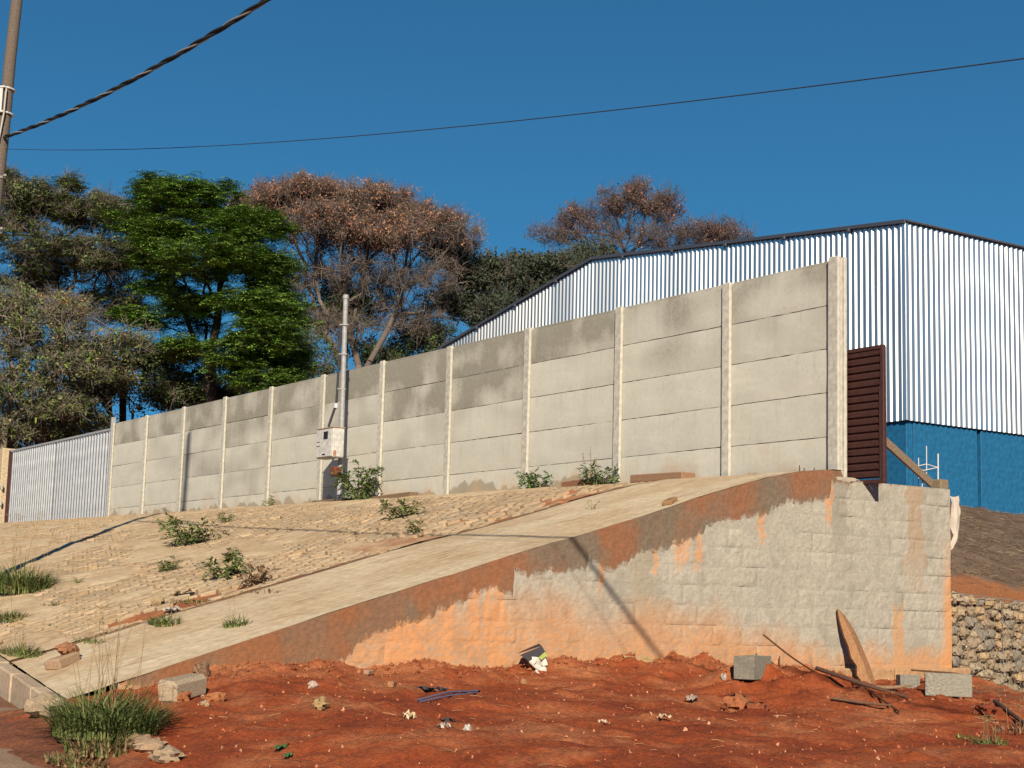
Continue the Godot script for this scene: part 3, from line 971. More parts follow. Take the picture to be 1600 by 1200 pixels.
# ---------------------------------------------------------------- warehouse
const WX := -10.57
const WZ := -12.69
func gable(x: float) -> float:
	if x > -21.69: return lerpf(6.91, 8.01, (WX - x) / 11.12)
	return 8.01 - 0.195 * (-21.69 - x)
func build_warehouse() -> void:
	var b := thing("warehouse", "large warehouse clad in ribbed silver metal above a blue base", "warehouse", Vector3(WX, 0, WZ))
	var o := Vector3(WX, 0, WZ)
	# metal cladding: gable face (parallel to the precast wall), then the long side
	var pitch := 0.168
	var sw := pitch * 6.0
	for i in 22:
		var q := MB.new()
		var u0 := -sw * (i + 1)
		var lift := rf(0.0, 0.006)
		ribbed(q, Vector3(u0, 0, 0.05 + lift), Vector3.RIGHT, Vector3.BACK, sw, pitch, 0.034, func(_u): return 2.61, func(u): return gable(WX + u0 + u) - 0.03)
		obj("cladding_sheet", q, M.metals[rng.randi() % 4], b)
	for i in 20:
		var q := MB.new()
		var w0 := -sw * i
		var lift := rf(0.0, 0.006)
		ribbed(q, Vector3(0.05 + lift, 0, w0), Vector3.FORWARD, Vector3.RIGHT, sw, pitch, 0.034, func(_u): return 2.61, func(_u): return 6.90)
		obj("cladding_sheet", q, M.metals[rng.randi() % 4], b)
	# corner flashing
	var f := MB.new()
	f.box(Transform3D(Basis.IDENTITY, Vector3(0.045, 4.76, 0.092)), Vector3(0.10, 4.30, 0.012), 0.003)
	f.box(Transform3D(Basis.IDENTITY, Vector3(0.092, 4.76, 0.035)), Vector3(0.012, 4.30, 0.10), 0.003)
	obj("corner_flashing", f, M.metal, b)
	# blue rendered base walls with joints between their bays
	for i in 4:
		f = MB.new()
		f.box(Transform3D(Basis.IDENTITY, Vector3(-2.72 - 5.5 * i, 1.0, -0.1)), Vector3(5.44 if i else 5.43, 3.25, 0.2), 0.012)
		obj("base_wall", f, M.blue, b)
	for i in 5:
		f = MB.new()
		var z0 := 0.0 if i == 0 else -2.267 - 4.6 * (i - 1)
		var z1 := -2.26 - 4.6 * i
		f.box(Transform3D(Basis.IDENTITY, Vector3(-0.1, 1.0, (z0 + z1) * 0.5 - 0.11)), Vector3(0.206, 3.24, z0 - z1 - (0.0 if i else 0.22)), 0.012)
		obj("base_wall", f, M.blue, b)
	# walls behind the cladding and the roof
	f = MB.new()
	f.col = Color(0.3, 0.3, 0.31)
	var xl := -33.0 - WX
	f.quad(Vector3(xl, 2.66, 0.02), Vector3(xl, gable(-33.0) - 0.1, 0.02), Vector3(-11.12, 7.9, 0.02), Vector3(-11.12, 2.66, 0.02))
	f.quad(Vector3(-11.12, 2.66, 0.02), Vector3(-11.12, 7.9, 0.02), Vector3(0, 6.8, 0.02), Vector3(0, 2.66, 0.02))
	f.quad(Vector3(0.02, 2.66, -24), Vector3(0.02, 2.66, 0), Vector3(0.02, 6.8, 0), Vector3(0.02, 6.8, -24))
	f.quad(Vector3(xl, -0.5, -24), Vector3(xl, -0.5, 0), Vector3(xl, gable(-33.0) - 0.1, 0), Vector3(xl, gable(-33.0) - 0.1, -24))
	f.quad(Vector3(xl, -0.5, -24), Vector3(0, -0.5, -24), Vector3(0, 6.8, -24), Vector3(xl, 6.0, -24))
	obj("backing_wall", f, M.plain, b)
	for s in [[0.13, 6.93, -11.12, 8.03], [-11.12, 8.03, xl - 0.2, gable(-33.2) + 0.02]]:
		f = MB.new()
		f.col = Color(0.5, 0.5, 0.51)
		f.quad(Vector3(s[0], s[1], 0.1), Vector3(s[2], s[3], 0.1), Vector3(s[2], s[3], -24), Vector3(s[0], s[1], -24))
		f.quad(Vector3(s[0], s[1] + 0.03, -24), Vector3(s[2], s[3] + 0.03, -24), Vector3(s[2], s[3] + 0.03, 0.1), Vector3(s[0], s[1] + 0.03, 0.1))
		obj("roof", f, M.plain, b)
		# rake flashing with clips
		f = MB.new()
		f.bar(Vector3(s[0], s[1] - 0.02, 0.13), Vector3(s[2], s[3] - 0.02, 0.13), 0.05, 0.09, 0.008)
		var rake := obj("rake_flashing", f, M.flash, b)
		var ln := int(absf(s[2] - s[0]) / 2.05)
		for k in range(1, ln + 1):
			var t := (k * 2.05 - 0.4) / absf(s[2] - s[0])
			f = MB.new()
			f.box(Transform3D(Basis.IDENTITY, Vector3(lerpf(s[0], s[2], t), lerpf(s[1], s[3], t) - 0.075, 0.14)), Vector3(0.10, 0.09, 0.06), 0.01)
			obj("clip", f, M.flash, rake)
	f = MB.new()
	f.bar(Vector3(0.12, 6.92, 0.1), Vector3(0.12, 6.92, -23), 0.07, 0.022, 0.004)
	obj("eave_flashing", f, M.flash, b)
	f = MB.new()
	f.cyl(Vector3(-1.9, 7.1, 0.05), Vector3(-1.9, 7.28, 0.05), 0.012, 0.008, 5)
	obj("roof_stub", f, M.flash, b)
# ---------------------------------------------------------------- trees
# a skeleton: every crown point joins the growing tree where path and gap are shortest
func grow(start: PackedVector3Array, attr: PackedVector3Array, bf: float, r0: float, flare: float) -> Dictionary:
	var p := PackedVector3Array()
	var par := PackedInt32Array()
	var ln := PackedFloat32Array()
	for i in start.size():
		p.push_back(start[i])
		par.push_back(i - 1)
		ln.push_back(0.0 if i == 0 else ln[i - 1] + start[i].distance_to(start[i - 1]))
	var m := attr.size()
	var best := PackedFloat32Array()
	var bi := PackedInt32Array()
	best.resize(m)
	bi.resize(m)
	var from := start.size() / 2
	for a in m:
		best[a] = 1e9
		for i in range(from, start.size()):
			var c := attr[a].distance_to(p[i]) + bf * ln[i]
			if c < best[a]: best[a] = c; bi[a] = i
	for step in m:
		var a := 0
		var lo := 1e8
		for k in m:
			if best[k] < lo: lo = best[k]; a = k
		var q := attr[a]
		var j := bi[a]
		best[a] = 1e9
		var g := q.distance_to(p[j])
		# long spans get a bent midpoint
		if g > 0.9:
			var mid := p[j].lerp(q, 0.5) + rdir() * g * 0.10 + Vector3(0, -0.05 * g, 0)
			p.push_back(mid); par.push_back(j); ln.push_back(ln[j] + g * 0.5)
			j = p.size() - 1
		p.push_back(q); par.push_back(j)
		var l := ln[j] + q.distance_to(p[j])
		ln.push_back(l)
		var me := p.size() - 1
		for k in m:
			if best[k] < 9e8:
				var c := attr[k].distance_to(q) + bf * l
				if c < best[k]: best[k] = c; bi[k] = me
	var cnt := p.size()
	var pw := PackedFloat32Array()
	var kids := PackedInt32Array()
	pw.resize(cnt)
	kids.resize(cnt)
	for i in range(cnt - 1, -1, -1):
		if pw[i] == 0.0: pw[i] = pow(r0, flare)
		if par[i] >= 0:
			pw[par[i]] += pw[i]
			kids[par[i]] += 1
	var r := PackedFloat32Array()
	for i in cnt: r.push_back(pow(pw[i], 1.0 / flare))
	return {"p": p, "par": par, "r": r, "kids": kids}
func limbs(t: Dictionary, mb: MB, col: Color, twigs: int, twig_len: float) -> void:
	var p: PackedVector3Array = t.p
	var par: PackedInt32Array = t.par
	var r: PackedFloat32Array = t.r
	var kids: PackedInt32Array = t.kids
	for i in range(1, p.size()):
		var j := par[i]
		mb.col = col * rf(0.85, 1.15)
		var sides := 8 if r[i] > 0.10 else (5 if r[i] > 0.035 else 3)
		mb.cyl(p[j], p[i], minf(r[j], r[i] * 1.3), r[i], sides, false)
		if twigs and r[i] < 0.03:
			var d := (p[i] - p[j]).normalized()
			for k in twigs:
				var e := (d + rdir() * 0.9 + Vector3(0, 0.35, 0)).normalized()
				var a := p[j].lerp(p[i], rng.randf())
				var b := a + e * twig_len * rf(0.5, 1.2)
				mb.cyl(a, b, 0.007, 0.004, 3, false)
				var e2 := (e + rdir() * 0.7).normalized()
				mb.cyl(a.lerp(b, 0.55), a.lerp(b, 0.55) + e2 * twig_len * 0.5, 0.005, 0.003, 3, false)
# clumps of leaves, each a handful of small faces
func clump(kind: String, cols: Array) -> ArrayMesh:
	var q := MB.new()
	match kind:
		"feather":      # flat drooping spray of narrow leaflets
			for s in 3:
				var dir := Vector3(1, 0, 0).rotated(Vector3.UP, TAU * s / 3.0 + rf(-0.5, 0.5))
				var p := Vector3.ZERO
				for k in 6:
					var d := (dir + Vector3(0, 0.25 - 0.14 * k, 0)).normalized()
					var side := d.cross(Vector3.UP).normalized()
					for sg in [-1.0, 1.0]:
						q.col = cols[rng.randi() % cols.size()] * rf(0.8, 1.2)
						var a := p + d * rf(-0.02, 0.02)
						var b: Vector3 = a + (side * sg + d * 0.5 + Vector3(0, rf(-0.45, 0.1), 0)).normalized() * rf(0.09, 0.15)
						var w := d * rf(0.018, 0.032)
						q.quad(a - w * 0.4, a.lerp(b, 0.5) - w, b, a.lerp(b, 0.5) + w)
					p += d * 0.075
		"broad":
			for k in 16:
				var a := rdir() * rf(0.05, 0.24)
				var d := (a.normalized() * 0.6 + rdir() + Vector3(0, -0.25, 0)).normalized()
				var s := d.cross(rdir()).normalized() * rf(0.022, 0.04)
				var b := a + d * rf(0.08, 0.14)
				q.col = cols[rng.randi() % cols.size()] * rf(0.8, 1.2)
				q.quad(a, a.lerp(b, 0.5) - s, b, a.lerp(b, 0.5) + s)
		"dry":      # curled leaves and pods on thin twigs
			for k in 9:
				var a := rdir() * rf(0.03, 0.2)
				var d := (rdir() + Vector3(0, -0.5, 0)).normalized()
				var s := d.cross(rdir()).normalized() * rf(0.012, 0.024)
				var b := a + d * rf(0.06, 0.12)
				q.col = cols[rng.randi() % cols.size()] * rf(0.75, 1.25)
				q.quad(a, a.lerp(b, 0.5) - s + rdir() * 0.01, b, a.lerp(b, 0.5) + s)
			for k in 4:
				q.col = Color(0.17, 0.125, 0.10)
				var a := rdir() * 0.08
				q.cyl(a, a + (rdir() + Vector3(0, 0.5, 0)).normalized() * rf(0.2, 0.35), 0.006, 0.003, 3, false)
		"twig":
			for k in 8:
				q.col = cols[rng.randi() % cols.size()] * rf(0.8, 1.2)
				var a := rdir() * 0.12
				var b := a + (rdir() + Vector3(0, 0.35, 0)).normalized() * rf(0.25, 0.5)
				q.cyl(a, b, 0.008, 0.004, 3, false)
				q.cyl(a.lerp(b, 0.5), a.lerp(b, 0.5) + rdir() * 0.18, 0.005, 0.003, 3, false)
	return q.mesh(M.leaf)
func scatter(called: String, parent: Node3D, me: ArrayMesh, xf: Array, tint: Array) -> void:
	var mm := MultiMesh.new()
	mm.transform_format = MultiMesh.TRANSFORM_3D
	mm.use_colors = true
	mm.mesh = me
	mm.instance_count = xf.size()
	for i in xf.size():
		mm.set_instance_transform(i, xf[i])
		mm.set_instance_color(i, tint[i])
	var o := MultiMeshInstance3D.new()
	o.name = called
	o.multimesh = mm
	parent.add_child(o, true)
	o.set_meta("kind", "stuff")
# blobs: [centre, horizontal radius, vertical radius, crown points, leaf kinds per point]
func tree(called: String, label: String, base: Vector3, trunk: Array, blobs: Array, opt: Dictionary) -> Node3D:
	var t := thing(called, label, opt.get("category", "tree"), base, opt.get("group", ""))
	var attr := PackedVector3Array()
	var own := []
	var shell: float = opt.get("shell", 0.45)
	for b in blobs:
		for i in int(b[3]):
			var d := rdir()
			var rr := pow(rng.randf(), shell)
			var c: Vector3 = b[0]
			attr.push_back(c - base + Vector3(d.x * b[1] * rr, d.y * b[2] * rr, d.z * b[1] * rr))
			own.push_back(b)
	var st := PackedVector3Array()
	for q in trunk: st.push_back(q - base)
	var g := grow(st, attr, opt.get("bf", 0.35), opt.get("r0", 0.012), opt.get("flare", 2.3))
	var wood := MB.new()
	limbs(g, wood, opt.get("bark", Color(0.16, 0.12, 0.09)), opt.get("twigs", 0), opt.get("twig_len", 0.4))
	obj("trunk", wood, M.bark, t)
	for layer in opt.get("leaves", []):      # [kind, colours, per point, spread, size, blob filter]
		var me := clump(layer[0], layer[1])
		var xf := []
		var tint := []
		for i in attr.size():
			if layer.size() > 5 and not (layer[5] as Array).has(own[i][4]): continue
			var many := int(layer[2]) + (1 if rng.randf() < fmod(layer[2], 1.0) else 0)
			for k in many:
				var s: float = layer[4] * rf(0.65, 1.3)
				var bs := Basis(Vector3.UP, rf(0, TAU))
				if layer[0] != "feather": bs = Basis(rdir(), rf(0, TAU))
				else: bs = Basis(Vector3(rf(-1, 1), 0, rf(-1, 1)).normalized(), rf(-0.35, 0.35)) * bs
				var off := rdir() * rng.randf() * float(layer[3])
				off.y *= 0.55
				xf.push_back(Transform3D(bs.scaled(Vector3.ONE * s), attr[i] + off))
				var tn := rf(0.72, 1.2)
				tint.push_back(Color(tn * rf(0.92, 1.1), tn, tn * rf(0.9, 1.1)))
		scatter("crown", t, me, xf, tint)
	return t
func build_trees() -> void:
	var green := [Color(0.106, 0.222, 0.030), Color(0.152, 0.288, 0.039), Color(0.081, 0.170, 0.034), Color(0.203, 0.319, 0.051)]
	var deep := [Color(0.058, 0.094, 0.029), Color(0.081, 0.119, 0.040), Color(0.108, 0.140, 0.054)]
	var olive := [Color(0.145, 0.178, 0.068), Color(0.102, 0.139, 0.048), Color(0.212, 0.218, 0.093), Color(0.076, 0.112, 0.037)]
	var dry := [Color(0.33, 0.165, 0.095), Color(0.25, 0.12, 0.075), Color(0.38, 0.20, 0.11), Color(0.20, 0.11, 0.08)]
	var rose := [Color(0.325, 0.138, 0.106), Color(0.237, 0.106, 0.094), Color(0.413, 0.188, 0.125), Color(0.188, 0.100, 0.088)]
	var straw := [Color(0.24, 0.19, 0.12), Color(0.17, 0.14, 0.085), Color(0.12, 0.115, 0.06)]
	var shade := [Color(0.042, 0.058, 0.034), Color(0.058, 0.074, 0.044), Color(0.078, 0.09, 0.055), Color(0.03, 0.044, 0.028)]
	var bright := [Color(0.15, 0.24, 0.04), Color(0.19, 0.27, 0.05), Color(0.12, 0.2, 0.035)]
	var grey := Color(0.21, 0.17, 0.14)
	# the dense bright green tree
	tree("green_tree", "dense bright green layered tree behind the wall, left of the service pole", Vector3(-36.437, 3.288, -7.968), [Vector3(-36.437, 3.288, -7.968), Vector3(-36.283, 4.678, -7.847), Vector3(-36.147, 6.361, -7.625), Vector3(-35.875, 7.631, -7.710), Vector3(-35.665, 9.108, -7.651)], [
		[Vector3(-35.961, 11.442, -6.623), 1.95, 0.75, 95, 0], [Vector3(-34.131, 10.372, -7.806), 1.45, 0.8, 85, 0], [Vector3(-36.026, 10.173, -5.939), 1.25, 0.62, 60, 0], [Vector3(-34.298, 9.251, -6.934), 2.1, 0.7, 100, 0], [Vector3(-33.790, 9.154, -8.621), 0.95, 0.75, 60, 0],
		[Vector3(-37.046, 11.919, -5.792), 1.0, 0.5, 40, 0], [Vector3(-33.750, 7.851, -8.104), 1.35, 0.6, 75, 0], [Vector3(-35.822, 8.148, -6.754), 1.0, 0.5, 40, 0], [Vector3(-33.096, 6.921, -8.406), 1.15, 0.65, 80, 0], [Vector3(-34.210, 6.161, -7.844), 1.2, 0.7, 75, 0], [Vector3(-33.773, 5.366, -8.695), 1.1, 0.5, 60, 0],
		[Vector3(-37.722, 8.832, -6.469), 0.9, 0.4, 26, 0], [Vector3(-38.196, 7.742, -6.038), 0.9, 0.45, 26, 0], [Vector3(-36.557, 6.762, -6.914), 0.9, 0.4, 30, 0], [Vector3(-34.191, 8.015, -9.217), 0.9, 0.6, 50, 0], [Vector3(-37.978, 11.064, -5.526), 0.9, 0.6, 36, 0], [Vector3(-37.285, 9.580, -6.026), 0.9, 0.5, 34, 0], [Vector3(-37.163, 7.789, -7.564), 1.1, 0.5, 36, 1], [Vector3(-38.251, 6.554, -7.160), 1.0, 0.6, 36, 1], [Vector3(-36.940, 5.236, -8.540), 1.2, 0.5, 44, 1], [Vector3(-34.243, 6.352, -9.558), 0.7, 0.7, 40, 0], [Vector3(-34.882, 5.161, -9.812), 0.8, 0.4, 36, 1]],
		{"bark": Color(0.07, 0.055, 0.045), "r0": 0.014, "bf": 0.4, "leaves": [["feather", green, 9.0, 0.5, 0.8, [0]], ["feather", bright, 3.0, 0.5, 0.75, [0]], ["feather", deep, 2.0, 0.5, 0.9, [0]], ["feather", deep, 4.5, 0.5, 0.95, [1]]]})
	# grey green feathery tree at the left edge
	tree("feathery_tree", "tall grey green feathery tree at the left picture edge", Vector3(-43.511, 3.500, -4.625), [Vector3(-43.511, 3.500, -4.625), Vector3(-43.294, 4.999, -4.570), Vector3(-42.917, 6.823, -4.673), Vector3(-42.690, 8.413, -4.609)], [
		[Vector3(-42.723, 12.475, -3.537), 1.5, 0.5, 55, 0], [Vector3(-43.283, 11.998, -2.823), 1.3, 0.8, 50, 0], [Vector3(-41.871, 12.063, -4.910), 1.2, 0.6, 50, 0], [Vector3(-40.276, 11.850, -5.527), 0.9, 0.55, 36, 0], [Vector3(-41.925, 10.444, -3.425), 1.9, 0.8, 70, 0], [Vector3(-40.813, 10.273, -5.124), 1.3, 0.8, 50, 0], [Vector3(-43.455, 9.055, -3.308), 1.5, 1.0, 40, 1], [Vector3(-42.067, 8.893, -5.417), 1.5, 1.0, 44, 1], [Vector3(-41.291, 9.606, -6.392), 0.9, 0.9, 30, 1], [Vector3(-42.035, 12.958, -4.440), 0.5, 0.25, 10, 0], [Vector3(-43.231, 13.129, -2.615), 0.6, 0.3, 14, 0], [Vector3(-41.070, 10.519, -6.491), 1.1, 0.7, 40, 0], [Vector3(-42.056, 8.781, -6.367), 1.2, 0.7, 40, 0], [Vector3(-43.516, 9.625, -3.979), 1.4, 0.6, 36, 0]],
		{"bark": Color(0.20, 0.16, 0.13), "twigs": 2, "twig_len": 0.5, "leaves": [["feather", olive, 6.0, 0.5, 0.8, [0]], ["feather", bright, 1.0, 0.5, 0.7, [0]], ["broad", olive, 1.8, 0.5, 0.9, [0]], ["twig", [grey, grey * 0.8], 2.0, 0.5, 1.0], ["feather", olive, 1.0, 0.5, 0.7, [1]]]})
	# pale branched shrub tree with yellow flowers, nearer
	tree("flowering_tree", "straggly pale branched tree with yellow flowers behind the metal gate", Vector3(-38.293, 2.935, -1.670), [Vector3(-38.293, 2.935, -1.670), Vector3(-38.120, 4.071, -1.641), Vector3(-37.845, 5.092, -1.794)], [
		[Vector3(-37.278, 6.730, -2.225), 1.7, 1.0, 80, 0], [Vector3(-36.748, 7.460, -2.831), 0.8, 0.6, 40, 2], [Vector3(-38.152, 7.609, -1.608), 1.2, 0.8, 50, 0], [Vector3(-36.809, 5.744, -3.173), 1.4, 0.7, 60, 1], [Vector3(-37.787, 5.094, -1.878), 1.4, 0.9, 70, 1], [Vector3(-36.289, 6.676, -4.618), 1.1, 0.25, 20, 1], [Vector3(-37.676, 4.373, -3.132), 1.5, 0.6, 70, 1], [Vector3(-38.548, 3.723, -1.996), 1.4, 0.5, 60, 1]],
		{"bark": Color(0.36, 0.28, 0.20), "twigs": 2, "twig_len": 0.45, "bf": 0.25, "leaves": [["twig", [Color(0.33, 0.28, 0.22), Color(0.22, 0.19, 0.15)], 1.3, 0.5, 1.0], ["dry", straw, 1.0, 0.4, 1.1, [1, 0]], ["broad", olive, 2.2, 0.5, 0.9, [0, 1]], ["feather", olive, 1.6, 0.5, 0.8, [0, 1]], ["broad", bright, 0.4, 0.5, 0.8, [0, 1]], ["dry", [Color(0.62, 0.36, 0.02), Color(0.55, 0.30, 0.02), Color(0.2, 0.16, 0.05)], 2.2, 0.3, 0.9, [2]], ["broad", olive, 1.0, 0.5, 0.9, [2]]]})
	# umbrella crowned tree with dry orange leaves
	tree("dry_umbrella_tree", "broad umbrella crowned tree with dry orange brown leaves and bare limbs", Vector3(-41.023, 4.149, -15.413), [Vector3(-41.023, 4.149, -15.413), Vector3(-40.816, 5.513, -15.378), Vector3(-40.486, 6.738, -15.562)], [
		[Vector3(-40.867, 13.734, -13.231), 2.2, 0.55, 130, 0], [Vector3(-39.511, 13.603, -15.283), 2.2, 0.55, 130, 0], [Vector3(-38.478, 12.997, -16.974), 1.6, 0.55, 80, 0], [Vector3(-39.552, 12.431, -13.706), 2.6, 0.7, 130, 0], [Vector3(-38.372, 12.128, -15.541), 1.8, 0.6, 80, 0], [Vector3(-37.772, 12.546, -18.141), 1.1, 0.7, 50, 2], [Vector3(-42.304, 13.572, -12.037), 1.3, 0.6, 60, 0],
		[Vector3(-40.889, 10.831, -13.929), 2.2, 1.0, 110, 1], [Vector3(-39.676, 10.645, -15.782), 2.2, 1.0, 110, 1], [Vector3(-38.551, 10.938, -17.384), 1.3, 1.0, 60, 1], [Vector3(-39.992, 9.396, -17.438), 1.9, 0.9, 80, 1], [Vector3(-40.812, 8.900, -14.530), 1.6, 0.9, 60, 1]],
		{"bark": Color(0.25, 0.20, 0.165), "twigs": 2, "twig_len": 0.55, "bf": 0.55, "r0": 0.013, "leaves": [["dry", dry, 5.5, 0.55, 1.15, [0]], ["dry", dry, 1.6, 0.5, 1.0, [2]], ["twig", [grey, grey * 0.75, Color(0.15, 0.12, 0.10)], 2.2, 0.55, 1.05]]})
	# dark green tree behind the warehouse gable
	tree("dark_tree", "dark green leafy tree rising behind the low end of the warehouse roof", Vector3(-39.243, 4.499, -21.599), [Vector3(-39.243, 4.499, -21.599), Vector3(-39.074, 6.156, -21.434), Vector3(-39.011, 8.158, -21.023), Vector3(-38.929, 9.662, -20.767)], [
		[Vector3(-39.725, 12.249, -18.928), 0.9, 0.45, 40, 0], [Vector3(-39.234, 11.522, -19.844), 1.3, 0.8, 80, 0], [Vector3(-38.252, 11.442, -21.326), 1.5, 0.75, 100, 0], [Vector3(-37.232, 11.739, -22.771), 1.3, 0.6, 80, 0], [Vector3(-38.832, 9.916, -20.847), 1.9, 0.8, 110, 0], [Vector3(-37.644, 10.470, -22.477), 1.5, 0.8, 80, 0], [Vector3(-39.775, 10.373, -19.327), 1.0, 0.7, 46, 1], [Vector3(-37.254, 12.495, -24.359), 0.8, 0.5, 30, 0]],
		{"bark": Color(0.24, 0.19, 0.13), "twigs": 1, "leaves": [["broad", shade, 5.2, 0.5, 1.15], ["twig", [grey * 0.8], 1.2, 0.5, 1.0]]})
	# bare tree with tufts of rose brown leaves
	tree("rose_tufted_tree", "half bare tree with rose brown leaf tufts above the warehouse roof", Vector3(-41.961, 5.312, -30.027), [Vector3(-41.961, 5.312, -30.027), Vector3(-41.659, 8.274, -29.731), Vector3(-41.374, 11.069, -29.451), Vector3(-41.124, 12.749, -29.401)], [
		[Vector3(-40.855, 16.155, -28.943), 1.5, 0.75, 75, 0], [Vector3(-40.084, 15.995, -30.131), 1.0, 0.7, 46, 0], [Vector3(-42.118, 15.346, -27.265), 1.3, 0.7, 50, 0], [Vector3(-38.854, 14.939, -32.229), 1.6, 0.45, 66, 0], [Vector3(-41.413, 14.544, -28.518), 2.4, 0.8, 90, 1], [Vector3(-39.832, 14.616, -30.855), 2.0, 0.6, 70, 1], [Vector3(-42.901, 14.615, -26.284), 1.2, 0.5, 34, 1], [Vector3(-40.544, 16.892, -29.221), 0.5, 0.2, 10, 0]],
		{"bark": Color(0.15, 0.115, 0.10), "twigs": 2, "twig_len": 0.6, "bf": 0.45, "leaves": [["dry", rose, 3.0, 0.38, 1.25, [0]], ["dry", rose, 0.6, 0.5, 1.0, [1]], ["twig", [grey * 0.8, Color(0.13, 0.10, 0.09)], 1.5, 0.5, 1.1]]})
	# slim dark trunks with thin crowns in the gap on the left
	tree("slim_tree", "slim dark trunk with an olive crown in the gap left of the green tree", Vector3(-40.013, 3.392, -6.238), [Vector3(-40.013, 3.392, -6.238), Vector3(-39.866, 4.835, -6.094), Vector3(-39.742, 5.929, -6.003), Vector3(-39.544, 7.027, -6.021)], [
		[Vector3(-39.712, 6.584, -5.882), 1.2, 0.6, 60, 0], [Vector3(-40.151, 5.911, -5.399), 0.9, 0.6, 44, 0], [Vector3(-39.284, 5.950, -6.679), 0.6, 0.7, 22, 1], [Vector3(-39.032, 6.615, -6.888), 0.8, 0.5, 30, 0], [Vector3(-39.559, 5.067, -6.493), 0.7, 0.5, 14, 1]],
		{"bark": Color(0.06, 0.045, 0.035), "twigs": 1, "r0": 0.02, "leaves": [["broad", straw + deep, 3.6, 0.45, 1.0, [0]], ["broad", deep, 1.2, 0.4, 0.9, [1]]]})
	tree("slim_tree", "thin dark trunk with a brown crown just behind the gate's right end", Vector3(-39.290, 3.291, -5.529), [Vector3(-39.290, 3.291, -5.529), Vector3(-39.156, 4.494, -5.426), Vector3(-39.083, 5.565, -5.265)], [
		[Vector3(-39.469, 5.334, -4.748), 1.0, 0.7, 60, 0], [Vector3(-39.602, 6.396, -4.282), 1.0, 0.7, 50, 0], [Vector3(-38.900, 5.573, -5.535), 0.5, 0.4, 18, 0]],
		{"bark": Color(0.07, 0.055, 0.04), "twigs": 1, "r0": 0.016, "leaves": [["dry", straw, 3.0, 0.45, 1.2], ["broad", olive + deep, 2.6, 0.45, 1.0]]})
	# shrubs showing just above the wall
	var low := [[Vector3(-39.956, 3.671, -2.629), 2.0, 0.55, "dense brown green shrub behind the left end of the metal gate", 1], [Vector3(-38.867, 3.889, -4.198), 1.5, 0.6, "grey green shrub behind the right half of the metal gate", 0], [Vector3(-38.834, 5.535, -7.455), 1.1, 0.6, "dark shrub at the foot of the green tree, left side", 2], [Vector3(-39.699, 7.356, -12.955), 1.4, 0.8, "dark shrub behind the wall just left of the service pole", 2], [Vector3(-41.556, 8.167, -17.230), 1.4, 0.5, "low dark shrub behind the wall right of the service pole", 2], [Vector3(-40.556, 8.962, -18.520), 1.2, 0.5, "low dark shrub where the warehouse roof meets the wall", 2], [Vector3(-41.270, 9.829, -15.426), 1.5, 0.8, "dark leafy shrub under the dry umbrella crown", 2], [Vector3(-38.164, 5.457, -8.472), 1.3, 0.7, "dark shrub around the trunks of the green tree", 2]]
	for s in low:
		var c: Vector3 = s[0]
		var b := Vector3(c.x, 0.0, c.z)
		tree("shrub", s[3], b, [b, b.lerp(c, 0.5), c], [[c, s[1], s[2] * 1.3, 90, 0]], {"category": "shrub", "group": "shrubs behind the wall", "twigs": 1, "r0": 0.01, "bark": Color(0.12, 0.09, 0.07),
			"leaves": [["broad", [olive, straw + olive, deep][s[4]], 3.4, 0.5, 1.0], ["twig", [grey], 1.0, 0.5, 1.0]]})
